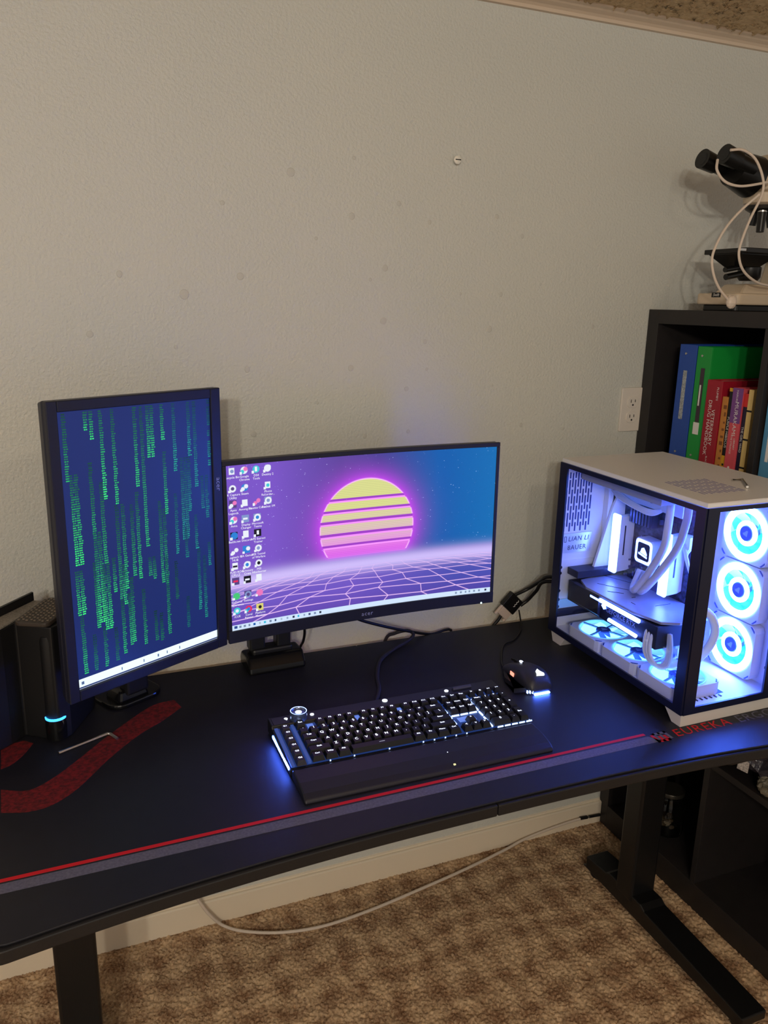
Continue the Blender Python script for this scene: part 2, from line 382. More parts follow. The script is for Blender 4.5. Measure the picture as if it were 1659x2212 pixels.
# emblem of two interlocked brackets and the lettering beside it
def emblem(ox, oy, s):
    a = MB(); b = MB(); h = DZ-.0003; t = .2
    for x0, x1, y0, y1 in ((0, .2, .0, .85), (0, 1.0, 0, .2), (.4, .6, 0, .62), (.8, 1.0, 0, .62)): a.box(ox+x0*s, ox+x1*s, oy+y0*s, oy+y1*s, h, Zp)
    for x0, x1, y0, y1 in ((.2, .4, .28, 1.0), (.2, 1.25, .8, 1.0), (.62, .78, .28, 1.0), (1.05, 1.25, .15, 1.0)): b.box(ox+x0*s, ox+x1*s, oy+y0*s, oy+y1*s, h, Zp+.0001)
    a.build('emblem_red', RED, mat_thing, world=MM); b.build('emblem_grey', GREY, mat_thing, world=MM)
emblem(.9895, -.668, .030)
def mat_text(txt, x, y, size, m, name, sp=1.1):
    g = text_geo(txt, size, 'LEFT', sp, .15)
    MB().add(*g, M=Matrix.Translation((x, y, Zp))).build(name, m, mat_thing, world=MM)
mat_text('EUREKA', 1.037, -.653, .034, RED, 'lettering_red', 1.15)
mat_text('ERGONOMIC', 1.192, -.653, .034, GREY, 'lettering_grey', 1.1)

# ================================================================== LEFT MONITOR (portrait, falling green code)
def color_mesh(name, V, Fc, cols, m, parent, per='CORNER'):
    """quads with one emitted colour each"""
    me = bpy.data.meshes.new(name); me.from_pydata(V, [], Fc); me.update()
    a = me.color_attributes.new('col', 'FLOAT_COLOR', 'CORNER')
    arr = np.ones((len(me.loops), 4), np.float32); k = 0
    for f, c in zip(Fc, cols):
        arr[k:k+len(f), :3] = c; k += len(f)
    a.data.foreach_set('color', arr.ravel()); me.materials.append(m)
    o = bpy.data.objects.new(name, me); COL.objects.link(o); o.parent = parent; return o
LW, LH = .296, .474
lm = thing('portrait_monitor', 'black monitor turned upright showing falling green code', 'monitor', (.131, -.287, DZ), rad(27.9))
zc = 1.087-DZ
hx, hz = LW/2, LH/2
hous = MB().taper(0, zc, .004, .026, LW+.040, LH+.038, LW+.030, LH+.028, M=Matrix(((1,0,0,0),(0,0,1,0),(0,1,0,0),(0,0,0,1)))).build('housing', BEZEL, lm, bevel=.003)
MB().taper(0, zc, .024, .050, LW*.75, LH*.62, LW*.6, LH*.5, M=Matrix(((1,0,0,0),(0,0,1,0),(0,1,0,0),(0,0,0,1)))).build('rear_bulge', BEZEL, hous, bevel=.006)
bz = MB()
ox0, ox1, oz0, oz1 = -hx-.0185, hx+.0215, zc-hz-.0195, zc+hz+.0180
bz.box(ox0, -hx, -.006, .006, oz0, oz1).box(hx, ox1, -.006, .006, oz0, oz1).box(-hx, hx, -.006, .006, oz0, zc-hz).box(-hx, hx, -.006, .006, zc+hz, oz1)
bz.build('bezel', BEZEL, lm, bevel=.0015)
SCR = attr_mat('screen_lit', 1.0)
def rowquad(V, Fc, x0, x1, z0, z1, y):
    n = len(V); V += [(x0, y, z0), (x1, y, z0), (x1, y, z1), (x0, y, z1)]; Fc.append((n, n+1, n+2, n+3))
V, Fc, Cc = [], [], []
rowquad(V, Fc, -hx, hx, zc-hz, zc+hz, -.0012); Cc.append(S(26, 42, 104))
scr = color_mesh('screen', V, Fc, Cc, SCR, lm)
streams = [(.01,0,.24,.55,1),(.03,.22,.55,.95,2),(.14,0,.07,.75,1),(.175,0,.11,.85,1),(.235,0,.33,.95,1),(.31,0,.35,.75,1),(.15,.18,.46,.55,1),(.15,.44,.78,1.0,2),(.21,.26,.56,.65,1),(.30,.35,.72,.55,1),
 (.34,.35,.68,.8,1),(.455,0,.30,.75,1),(.50,0,.54,.65,1),(.545,0,.2,.8,2),(.40,.36,.64,.6,1),(.44,.32,.66,.75,1),(.645,0,.14,.75,1),(.65,.18,.43,.75,1),(.73,0,.27,.65,1),(.60,.37,.7,.6,1),(.63,.40,.71,.65,1),
 (.72,.35,.60,.6,1),(.775,.22,.55,.55,2),(.84,0,.22,.6,1),(.885,0,.34,.5,1),(.83,.22,.44,.5,1),(.87,.45,.60,.55,1),(.93,.3,.44,.4,1),(.965,.3,.48,.45,1),(.995,0,.27,.5,1),
 (.02,.56,.73,.95,2),(.03,.73,.965,.7,1),(.135,.55,.80,.7,1),(.19,.56,.82,.9,2),(.17,.80,.96,.6,1),(.26,.55,.68,.7,1),(.325,.58,.74,.85,1),(.30,.72,.94,.7,1),(.37,.64,.90,.75,1),(.35,.70,.91,.7,1),
 (.45,.70,.93,.6,1),(.51,.58,.66,.55,1),(.54,.58,.67,.55,1),(.53,.80,.93,.35,1),(.57,.82,.94,.3,1),(.63,.60,.92,.55,1),(.78,.78,.92,.35,1),(.88,.60,.86,.6,1),(.925,.63,.90,.5,1),(.97,.58,.68,.6,1),(.79,.50,.62,.4,1),(.10,.82,.965,.35,1),(.70,.62,.78,.25,1),(.245,.82,.95,.3,1)]
V, Fc, Cc = [], [], []
rows = 118
for u, v0, v1, br, wd in streams:
    for k in range(wd):
        r0, r1 = int(v0*rows), int(v1*rows)
        for r in range(r0, r1):
            t = (r-r0+1)/max(1, r1-r0); v = r/rows
            b = br*(.22+.78*t**1.3)*random.uniform(.75, 1.1); g = min(1, .35+.65*t*br)
            c0 = np.array(S(20, 110, 125))*(1-g)+np.array(S(55, 225, 105))*g
            if u > .7: c0 = c0*.6+np.array(S(20, 140, 190))*.4
            xa = -hx+(u+k*.028)*LW*.965+.004; wj = random.uniform(.0052, .0078); xa += random.uniform(0, .0012)
            z = zc+hz-(v+.006)*LH*.985; hh = LH/rows
            if xa+wj > hx: continue
            if random.random() < .5:
                rowquad(V, Fc, xa, xa+wj, z-hh*.70, z-hh*.18, -.0015); Cc.append(c0*b*1.5)
            else:
                rowquad(V, Fc, xa, xa+wj*.42, z-hh*.72, z-hh*.12, -.0015); Cc.append(c0*b*1.4)
                rowquad(V, Fc, xa+wj*.55, xa+wj, z-hh*.66, z-hh*.16, -.0015); Cc.append(c0*b*1.4)
gl = color_mesh('code_glyphs', V, Fc, Cc, SCR, scr); gl['kind'] = 'stuff'; gl['label'] = 'columns of small green code characters'
V, Fc, Cc = [], [], []
rowquad(V, Fc, -hx, hx, zc-hz+.004, zc-hz+.0185, -.0016); Cc.append((.92, 1.1, 1.15))
rowquad(V, Fc, -hx, hx, zc-hz+.0004, zc-hz+.0018, -.0016); Cc.append((.35, .4, .5))
for x, ww in ((-.142, .005), (-.065, .002), (-.02, .002), (.01, .003), (.03, .002), (.058, .002)):
    rowquad(V, Fc, x, x+ww, zc-hz+.008, zc-hz+.0135, -.0018); Cc.append(S(90, 110, 150))
tb = color_mesh('taskbar', V, Fc, Cc, SCR, scr); tb['label'] = 'white task bar'
g = text_geo('acer', .015)
MB().add(*g, M=frame((hx+.0115, -.0063, zc+.075), (0, 0, -1), (1, 0, 0))).build('logo', mat('logo_grey', S(150, 155, 190), .4), lm)
MB().box(.000, .060, .048, .105, .20, .235).build('stand_arm', BLACK, lm, bevel=.006)
MB().box(.005, .055, .100, .130, .02, .26).build('stand_neck', BLACK, lm, bevel=.006)
sb = MB().prism(rrect(-.028, .090, .095, .188, .030, 7), 0, .010, 'z').build('stand_base', GLOSS, lm, bevel=.003)
MB().taper(.022, .128, .009, .034, .07, .055, .056, .040).build('stand_collar', GLOSS, lm, bevel=.006)

# ================================================================== RIGHT MONITOR (curved wide screen)
RC = 2.6
RW, RH = .598, .3364
rm = thing('curved_monitor', 'curved black monitor showing a purple retro sunset desktop', 'monitor', (.590, -.185, DZ), rad(1.6))
zr = 1.029-DZ
RT = Matrix.Translation((0, 0, zr)) @ Matrix.Rotation(rad(-.6), 4, 'Y')
def bend(x, y, z):
    """bend flat monitor coordinates (y>0 is behind the screen) round the curve, then roll into place"""
    t = x/RC; R = RC+y
    return tuple(RT @ Vector((R*math.sin(t), R*math.cos(t)-RC, z)))
def cbox(mb, x0, x1, y0, y1, z0, z1, n=24):
    vs = []; fs = []
    for i in range(n+1):
        x = x0+(x1-x0)*i/n
        vs += [bend(x, y0, z0), bend(x, y1, z0), bend(x, y1, z1), bend(x, y0, z1)]
    for i in range(n):
        for k in range(4): fs.append((i*4+k, (i+1)*4+k, (i+1)*4+(k+1) % 4, i*4+(k+1) % 4))
    fs += [(0, 1, 2, 3), (n*4+3, n*4+2, n*4+1, n*4)]
    return mb.add(vs, fs)
hw, hh = RW/2, RH/2
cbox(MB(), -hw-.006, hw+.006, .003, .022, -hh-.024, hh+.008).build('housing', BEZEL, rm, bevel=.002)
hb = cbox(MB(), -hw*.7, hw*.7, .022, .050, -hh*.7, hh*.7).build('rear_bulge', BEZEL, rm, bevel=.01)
bz = MB()
cbox(bz, -hw-.0075, hw+.0075, -.004, .004, -hh-.026, -hh); cbox(bz, -hw-.0075, hw+.0075, -.003, .004, hh, hh+.0095)
cbox(bz, -hw-.0075, -hw, -.003, .004, -hh, hh, 1); cbox(bz, hw, hw+.0075, -.003, .004, -hh, hh, 1)
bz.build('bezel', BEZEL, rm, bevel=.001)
# --- wallpaper painted on the display mesh
NU, NV = 640, 360
uu, vv = np.meshgrid((np.arange(NU)+.5)/NU, (np.arange(NV)+.5)/NV)
def L(r, g, b): return np.array(S(r, g, b))
def mixc(a, b, t): t = np.clip(t, 0, 1)[..., None]; return a*(1-t)+b*t
ASP = RH/RW
img = mixc(np.broadcast_to(L(122, 84, 200), (NV, NU, 3)), L(84, 66, 150), (uu-.15)/.25)
img = mixc(img, L(52, 62, 140), (uu-.42)/.12*np.clip(1.1-vv*1.2, 0, 1))
img = mixc(img, L(0, 92, 172), (uu-.55)/.22)
img = mixc(img, L(8, 108, 178), (uu-.8)/.2)
scx, scy, sr = .5, .465, .178
d = np.hypot(uu-scx, (vv-scy)*ASP)/sr
img = mixc(img, L(196, 70, 238), np.exp(-np.clip(d-1, 0, 9)*5.5)*.95)
# stars
for _ in range(330):
    su, sv = random.random(), random.random()*.62; b = random.random()**3
    i, j = int(sv*NV), int(su*NU); img[i, j] += np.array((.5, .6, .7))*(.22+1.2*b)
    if b > .5 and j+1 < NU: img[i, j+1] += .3*b
# sun with its slats
sun = mixc(np.broadcast_to(L(222, 224, 146), (NV, NU, 3)), L(226, 200, 190), (vv-.32)/.14)
sun = mixc(sun, L(238, 140, 238), (vv-.46)/.12); sun = mixc(sun, L(226, 84, 240), (vv-.56)/.07)
sun = sun*(1-.12*(np.floor(vv*NV/2) % 2))[..., None]
gaps = [(.264, .288), (.335, .361), (.404, .430), (.482, .511), (.556, .580)]
ins = np.clip((1-d)*80, 0, 1)
slat = np.zeros_like(uu); edge = np.zeros_like(uu)
for a, b in gaps:
    slat = np.maximum(slat, ((vv > a) & (vv < b))*1.0); edge = np.maximum(edge, ((vv > b-.010) & (vv < b))*1.0)
body = ins*(1-slat)*(vv < .64)
img = mixc(img, sun, body)
img = mixc(img, L(150, 60, 190), ins*slat*(vv < .64)*.8); img = mixc(img, L(250, 150, 255), ins*edge*(vv < .64))
rim = np.exp(-((d-.992)/.012)**2)*(1-slat)*(vv < .63); img = mixc(img, L(255, 190, 255), rim)
# ground with haze and crooked wire grid
hz_v = .655
ground = mixc(np.broadcast_to(L(112, 86, 196), (NV, NU, 3)), L(74, 78, 176), (uu-.45)/.4)
ground = mixc(ground, L(88, 60, 160), (vv-.85)/.15*.7)
img = mixc(img, ground, (vv-hz_v+.02)/.03)
haze = np.exp(-((vv-.70)/.052)**2); img = mixc(img, L(214, 196, 255), haze*.9)
def seg(p, q, wpx, col, a=1.0):
    global img
    (u0, v0), (u1, v1) = p, q
    x0, y0, x1, y1 = u0*NU, v0*NV, u1*NU, v1*NV
    ja, jb = int(max(0, min(x0, x1)-4)), int(min(NU, max(x0, x1)+5)); ia, ib = int(max(0, min(y0, y1)-4)), int(min(NV, max(y0, y1)+5))
    if ja >= jb or ia >= ib: return
    X, Y = np.meshgrid(np.arange(ja, jb)+.5, np.arange(ia, ib)+.5)
    dx, dy = x1-x0, y1-y0; L2 = dx*dx+dy*dy+1e-9
    t = np.clip(((X-x0)*dx+(Y-y0)*dy)/L2, 0, 1); dd = np.hypot(X-x0-t*dx, Y-y0-t*dy)
    k = np.clip(wpx/2+.5-dd, 0, 1)*a*np.clip((Y/NV-.69)/.06, 0, 1)
    img[ia:ib, ja:jb] = mixc(img[ia:ib, ja:jb], col, k)
rowv = [.715, .738, .765, .797, .835, .882, .935, .99]
nodes = []
rs = random.Random(11)
for j, v in enumerate(rowv):
    depth = (v-.60); row = []
    for i in range(-9, 10):
        u = .5+(i+.45)*.47*depth; row.append((u+rs.uniform(-.09, .09)*depth, v+rs.uniform(-.10, .10)*(depth*.42)))
    nodes.append(row)
gc = L(244, 200, 252)
for j in range(len(rowv)):
    for i in range(19):
        wd = 1.0+1.1*(rowv[j]-.7)/.3
        if i+1 < 19: seg(nodes[j][i], nodes[j][i+1], wd, gc, .95)
        if j+1 < len(rowv): seg(nodes[j][i], nodes[j+1][i], wd, gc, .95)
# task bar
tbm = (vv > .966); img[tbm] = L(206, 226, 250)*1.05
def rect(u0, v0, wu, hv, col, a=1.0):
    img[int(v0*NV):max(int(v0*NV)+1, int((v0+hv)*NV)), int(u0*NU):max(int(u0*NU)+1, int((u0+wu)*NU))] = col
def blob(u, v, r, col, sx=1.0, sy=1.0):
    global img
    k = np.clip((1-np.hypot((uu-u)/sx, (vv-v)*ASP/sy)/r)*9, 0, 1); img = mixc(img, col, k)
for q in range(4): rect(.008+(q % 2)*.006, .974+(q//2)*.009, .005, .008, L(40, 70, 140))
for u, c in ((.03, (120, 140, 170)), (.046, (120, 140, 170)), (.062, (120, 140, 170)), (.08, (20, 90, 170)), (.10, (170, 190, 210)), (.118, (60, 190, 220)), (.138, (110, 130, 160)), (.156, (50, 70, 110)), (.178, (170, 190, 210)), (.2, (150, 170, 200)), (.222, (40, 50, 80)), (.24, (50, 180, 220)), (.262, (150, 170, 200)), (.282, (70, 80, 120)), (.302, (120, 140, 180)), (.322, (40, 50, 70)),
             (.86, (130, 150, 180)), (.88, (130, 150, 180)), (.9, (130, 150, 180)), (.915, (130, 150, 180)), (.935, (130, 150, 180)), (.955, (130, 150, 180)), (.982, (30, 40, 60))):
    rect(u-.004, .977, .007, .013, L(*c))
W_, C_ = L(235, 240, 250), L(60, 200, 215)
ICONS = []   # u, v, caption
def icon(u, v, kind, cap):
    r = .0125
    c = {'w': W_, 'c': C_, 'k': L(18, 18, 34), 'r': L(230, 40, 90), 'b': L(40, 130, 215), 'p': L(236, 120, 190), 'g': L(70, 200, 120), 's': L(130, 150, 205), 'v': L(84, 66, 130), 'y': L(220, 210, 120)}
    for st in kind.split():
        t = st[0]; a = st[1]; q = st[2:]
        if t == 'o': blob(u, v, r, c[a])
        elif t == 'i': blob(u, v, r*.5, c[a])
        elif t == 'q': rect(u-r, v-r/ASP, 2*r, 2*r/ASP, c[a])
        elif t == 'd': rect(u-r*.75, v-r*.9/ASP, 1.5*r, 1.8*r/ASP, c[a])
        elif t == 'h': rect(u-r*.6, v-r*.2/ASP, 1.2*r, .5*r/ASP, c[a])
        elif t == 't': rect(u-r*.3, v-r*.6/ASP, .6*r, 1.2*r/ASP, c[a])
        elif t == 'L': blob(u-r*.5, v+r*.35/ASP, r*.55, c[a])
        elif t == 'R': blob(u+r*.4, v-r*.3/ASP, r*.6, c[a])
    if kind[0] != 'd' or cap != 'Recycle Bin': rect(u-r*1.15, v+r*.45/ASP, .0085, .0085/ASP, W_)
    ICONS.append((u, v+.030, cap))
R0 = [.034, .135, .226, .32, .414, .508, .60, .692, .786, .878]
c0 = [('dw is', 'Recycle Bin'), ('ow iv', '4K Capture\nUtility'), ('qv Rp Lw', 'Apex\nLegends'), ('ow Rp Lc', 'Avira'), ('qk ob', 'Battle.net'), ('Rw Lw', 'Logitech G\nHUB'), ('dw hk', 'CPUID ROG\nCPU-Z'), ('qv hr', ''), ('qs og', 'GeForce\nExperience'), ('oc iw', 'iCUE')]
c1 = [('ow Rp Lc', 'Google\nChrome'), ('ob Rw Lw', 'Steam'), ('dw', 'Among Us'), ('qs hw', 'Display\nChanger'), ('dw', 'Discord'), ('qb Rw', 'EA Games'), ('Rw ow ib', 'Armoury\nCrate'), ('qk hw', ''), ('qv os iv', 'Settings'), ('or Lc ib', 'Corel\nPainter')]
c2 = [('oc tw', 'DS4\nTools'), None, ('Rp Lp', 'Assetto Corsa'), ('qs ow ib', 'Microsoft\nTeams'), ('qk tw', 'APE Extract\nTrainer'), ('ow is', 'MSI Tunnel\nof Warfare'), ('ow ik', 'MSI\nAfterburner'), ('dw', ''), ('op', ''), ('qy ik', 'Platform\nMonitor')]
c3 = [('Rw ow', 'Destiny 2'), ('dw ic', 'Phone\nRecorder...'), ('qs ow is', 'Rocket 1M')]
for u, cl in ((.018, c0), (.0585, c1), (.099, c2), (.138, c3)):
    for v, e in zip(R0, cl):
        if e: icon(u+.002, v, e[0], e[1])
img = np.clip(img, 0, 1.6)
# curved display mesh, one vertex colour per cell corner
gx, gv = np.linspace(0, 1, NU+1), np.linspace(0, 1, NV+1)
th = ((gx-.5)*RW)/RC
PX = RC*np.sin(th); PY = RC*np.cos(th)-RC
co = np.zeros((NV+1, NU+1, 3)); co[..., 0] = PX[None]; co[..., 1] = PY[None]-.0010; co[..., 2] = ((.5-gv)*RH)[:, None]
Rm = np.array(RT.to_3x3()); co = co @ Rm.T + np.array(RT.translation)
ii = (np.arange(NV)[:, None]*(NU+1)+np.arange(NU)[None]).reshape(-1)
fa = np.stack([ii, ii+NU+1, ii+NU+2, ii+1], -1).astype(np.int32)
me = bpy.data.meshes.new('screen'); me.vertices.add((NU+1)*(NV+1)); me.vertices.foreach_set('co', co.ravel())
me.loops.add(fa.size); me.loops.foreach_set('vertex_index', fa.ravel()); me.polygons.add(len(fa)); me.polygons.foreach_set('loop_start', np.arange(0, fa.size, 4, dtype=np.int32))
me.update(calc_edges=True); at = me.color_attributes.new('col', 'FLOAT_COLOR', 'CORNER')
ca = np.ones((len(fa), 4, 4), np.float32); ca[:, :, :3] = img.reshape(-1, 1, 3); at.data.foreach_set('color', ca.ravel()); me.materials.append(SCR)
rscr = bpy.data.objects.new('screen', me); COL.objects.link(rscr); rscr.parent = rm
capm = MB()
for u, v, cap in ICONS:
    for k, ln in enumerate(cap.split('\n')):
        if not ln: continue
        g = text_geo(ln, .0062)
        for_x = (u-.5)*RW; z0 = (.5-v)*RH-k*.0062-.002
        n0 = len(capm.v); capm.v += [bend(for_x+p[0], -.0013, z0+p[1]) for p in g[0]]; capm.f += [tuple(i+n0 for i in f) for f in g[1]]
capo = capm.build('icon_captions', mat('caption_white', (.1, .1, .1), .5, emit=(.95, .97, 1), es=1.0), rscr)
capo['kind'] = 'stuff'; capo['label'] = 'small white captions under the desktop icons'
g = text_geo('acer', .013, spacing=1.2); lb = MB()
lb.v = [bend(p[0], -.0043, -hh-.013+p[1]) for p in g[0]]; lb.f = list(g[1]); lb.build('logo', mat('logo_grey', S(150, 155, 190), .4), rm)
MB().ball(bend(hw-.022, -.004, -hh-.024), .0022, .0022, .0022, 10).build('power_light', mat('led_teal', (.2, .2, .2), .4, emit=(.7, 1, 1), es=2), rm, smooth=True)

# ------------------------------------------------------------------ mount that carries the curved monitor
mp_ = at_z(600, 1452, DZ)
mt = thing('monitor_mount', 'black desk mount with two columns under the curved monitor', 'monitor mount', (mp_.x-.002, mp_.y+.040, DZ), rad(3))
MB().prism([(-.040, 0), (.035, 0), (.040, .018), (.030, .034), (-.018, .036), (-.036, .014)], -.062, .066, 'x').build('clamp_base', GLOSS, mt, bevel=.006, seg=3)
MB().box(-.046, .044, -.012, .024, .030, .046).build('clamp_step', BLACK, mt, bevel=.005)
for a, b in ((-.050, -.016), (.010, .042)):
    MB().box(a, b, -.006, .026, .040, .20).build('column', BLACK, mt, bevel=.004)
MB().box(-.060, .034, .000, .022, .110, .140).build('brace', BLACK, mt, bevel=.003)
MB().tube([(.026, .014, .19), (.026, .014, .25), (.06, .010, .285), (.185, .004, .300)], .013, 12).build('arm', BLACK, mt, smooth=True)
MB().box(.145, .235, -.028, .012, .262, .342).build('mount_plate', BLACK, mt, bevel=.003)

# ================================================================== KEYBOARD
kb = thing('keyboard', 'black backlit mechanical keyboard with a round control dial', 'keyboard', (.320, -.386, DZ), rad(-.3))
KW, KD = .472, .156
TILT = rad(4.0)
def ky(y): return .026+y*math.tan(TILT)        # height of the key plate at depth y (y is negative towards the front)
KBM = mat('keyboard_body', S(20, 20, 24), .35)
MB().prism([(0, .004), (0, .030), (-.030, .030), (-.033, ky(-.033)), (-KD, ky(-KD)), (-KD, .004)], 0, KW, 'x').build('body', KBM, kb, bevel=.0015)
MB().prism([(-.034, ky(-.034)+.0002), (-.034, ky(-.034)+.0012), (-.151, ky(-.151)+.0012), (-.151, ky(-.151)+.0002)], .008, KW-.006, 'x').build('backlit_plate', DARKBLUE, kb)
for a in (.02, .43):
    for b in (-.015, -.14): MB().lathe([(.006, 0), (.006, .0045)], 12, Matrix.Translation((a, b, 0))).build('rubber_foot', BLACK, kb)
U = .01905
KEYM = mat('key_cap', S(15, 15, 18), .42)
SIDEK = mat('macro_key_cap', S(40, 38, 52), .38)
KMESH = {}
def key(x, y, wu, txt, hu=1.0, m=KEYM, low=False):
    """x,y: centre of the key; wu,hu: size in key units"""
    k = (wu, hu, m.name)
    if k not in KMESH:
        w0, d0 = wu*U-.0012, hu*U-.0012
        me = MB().taper(0, 0, 0, .0085, w0, d0, w0-.0052, d0-.0060, .0012).mesh('key'); me.materials.append(m); KMESH[k] = me
    o = bpy.data.objects.new('key', KMESH[k]); COL.objects.link(o); o.parent = kb
    o.location = (x, y, ky(y)+.0030); o.rotation_euler = (TILT, 0, 0)
    if txt:
        s = .0088 if len(txt) == 1 else .0060 if len(txt) < 4 else .0052
        q = ('L', txt, s)
        if q not in KMESH:
            g = text_geo(txt, s); b = MB().add(*g); me = b.mesh('legend'); me.materials.append(LEGEND); KMESH[q] = me
        l = bpy.data.objects.new('legend', KMESH[q]); COL.objects.link(l); l.parent = o; l.location = (0, .0032, .0087)
    return o
MX = .0410; YF = -.0435; YN = YF-.0225
def rowkeys(y, items, x0=MX):
    x = x0
    for it in items:
        if isinstance(it, (int, float)): x += it*U; continue
        t, wu = it if isinstance(it, tuple) else (it, 1.0)
        key(x+wu*U/2, y, wu, t); x += wu*U
rowkeys(YF, ['Esc', 1, 'F1', 'F2', 'F3', 'F4', .5, 'F5', 'F6', 'F7', 'F8', .5, 'F9', 'F10', 'F11', 'F12', .25, 'Prt', 'Scr', 'Pau'])
rowkeys(YN, list('`1234567890-=')+[('Back', 2.0), .25, 'Ins', 'Hom', 'PgU', .25, 'Num', '/', '*', '-'])
rowkeys(YN-U, [('Tab', 1.5)]+list('QWERTYUIOP[]')+[('\\', 1.5), .25, 'Del', 'End', 'PgD', .25, '7', '8', '9'])
rowkeys(YN-2*U, [('Caps', 1.75)]+list('ASDFGHJKL;\'')+[('Enter', 2.25), 3.5, '4', '5', '6'])
rowkeys(YN-3*U, [('Shift', 2.25)]+list('ZXCVBNM,./')+[('Shift', 2.75), 1.25, '^', 1.25, '1', '2', '3'])
rowkeys(YN-4*U, [('Ctrl', 1.25), ('Win', 1.25), ('Alt', 1.25), ('____', 6.25), ('Alt', 1.25), ('Fn', 1.25), ('Menu', 1.25), ('Ctrl', 1.25), .25, '<', 'v', '>', .25, ('0', 2.0), '.'])
xr = MX+21.5*U+U/2
key(xr, YN-1.5*U, 1.0, '+', 2.0); key(xr, YN-3.5*U, 1.0, 'Ent', 2.0)
for i in range(4): key(MX+18.5*U+U*(i+.5), YF+.001, .8, ('>', 'o', '<<', '>>')[i], .6)
for i in range(6): key(.0215, YF-.004-i*.0196, .98, 'G%d' % (i+1), 1.0, SIDEK)
# added glowing strips for backlight reflected in the gaps between the key blocks
def backlight_strip(x0, x1, y0, y1): MB().taper((x0+x1)/2, (y0+y1)/2, ky((y0+y1)/2)+.0014, ky((y0+y1)/2)+.0040, x1-x0, abs(y1-y0), (x1-x0)*.9, abs(y1-y0)*.9).build('light_bar', LEDS, kb)
nx0 = MX+15.12*U; nx1 = MX+18.37*U
for i in range(3): backlight_strip(nx0-.0010, nx0+.0010, YN-(i+.45)*U+.004, YN-(i+1.25)*U+.004)
for i in range(3): backlight_strip(nx0+.003+i*U, nx0+.003+i*U+.0165, YN-1.62*U, YN-1.52*U)
for i in range(5): backlight_strip(nx1-.0012, nx1+.0012, YN-(i-.45)*U, YN-(i+.40)*U)
for i in range(5): backlight_strip(nx1+.008+i*.0155, nx1+.008+i*.0155+.0125, YN-4.66*U, YN-4.60*U)
for i in (1, 3, 6, 9, 10, 11, 12, 13): backlight_strip(MX+(i*1.15+.4)*U, MX+(i*1.15+.52)*U, YN-4.66*U, YN-4.62*U)
for i in range(5): backlight_strip(MX+17.9*U+i*.013, MX+17.9*U+i*.013+.009, YF-.0115, YF-.0105)
glow = mat('led_gap', (.2, .2, .2), .4, emit=(.10, .26, .95), es=.7)
for i, (x, y) in enumerate([(MX+1.5*U, YF), (MX+6.25*U, YF), (MX+10.75*U, YF), (MX+16.6*U, YN-2.3*U)]):
    w_ = .0075 if i < 3 else .022
    MB().box(x-w_*.8, x+w_*.8, y-.008, y+.008, ky(y)+.0013, ky(y)+.0018).build('lit_gap', glow, kb)
MB().prism([(-.036, ky(-.036)+.001), (-.036, ky(-.036)+.006), (-.150, ky(-.150)+.006), (-.150, ky(-.150)+.001)], .0335, .0390, 'x').build('side_rail', mat('rail_blue', S(60, 84, 150), .3, emit=(.05, .12, .5), es=.35), kb)
MB().prism([(-.036, ky(-.036)+.001), (-.036, ky(-.036)+.004), (-.152, ky(-.152)+.004), (-.152, ky(-.152)+.001)], .0035, .0095, 'x').build('side_rail', mat('rail_blue', S(60, 84, 150), .3), kb)
for i in range(3):
    y0, y1 = -.040-i*.038, -.074-i*.038
    MB().box(-.0012, .0006, y1, y0, .012, .0165).build('side_light', LED, kb)
    MB().box(KW-.0006, KW+.0010, y1, y0, .012, .0155).build('side_light', LEDS, kb)
# dial
dl = MB().lathe([(.0160, .030), (.0160, .040), (.0152, .0455), (.0135, .0462), (.0128, .0440), (.0112, .0425), (.0001, .0425)], 36, Matrix.Translation((.054, -.019, 0))).build('dial', mat('dial_metal', S(120, 135, 175), .25, .8), kb, smooth=True)
MB().lathe([(.0138, .0458), (.0150, .0464), (.0154, .0460), (.0140, .0452)], 36, Matrix.Translation((.054, -.019, 0)), closed=True).build('dial_ring', LEDS, dl)
MB().lathe([(.0001, .0428), (.0060, .0428), (.0060, .0434), (.0001, .0436)], 20, Matrix.Translation((.054, -.019, 0))).build('dial_button', LEGEND, dl)
for x, y, r in ((.031, -.014, .0034), (.0815, -.014, .0036), (.230, -.010, .0052), (.361, -.014, .0040)):
    MB().lathe([(.0001, .030), (r, .030), (r, .0312), (.0001, .0314)], 14, Matrix.Translation((x, y, 0))).build('top_button', LEGEND, kb)
MB().tube([(.375, -.014, .0315), (.415, -.014, .0315)], .0042, 12).build('volume_roller', mat('roller_metal', S(90, 92, 112), .35, .7), kb, smooth=True)
MB().box(.005, .030, -.030, -.006, .0302, .0312).build('corner_plate', SIDEK, kb)

# wrist rest
WRM = mat('wrist_rest_rubber', S(30, 30, 42), .45, bump=(900, .2, .0006))
wr = thing('wrist_rest', 'padded black wrist rest in front of the keyboard', 'wrist rest', (.320, -.386, DZ), rad(-.3))
MB().prism([(-.158, .0), (-.158, .016), (-.165, .0185), (-.200, .0170), (-.224, .0125), (-.236, .006), (-.238, .0)], .002, KW-.003, 'x').build('cushion', WRM, wr, bevel=.003, seg=3)
for i in range(5): MB().box(.2725, .2737, -.1995-.0042*i, -.1980-.0042*i, .01675-.0016*i, .01745-.0014*i).build('dot', LEGEND, wr)
MB().box(.2705, .2745, -.2295, -.2265, .0090, .0112).build('emblem', mat('emblem_yellow', (.5, .5, .2), .4, emit=(.9, .85, .45), es=.9), wr)

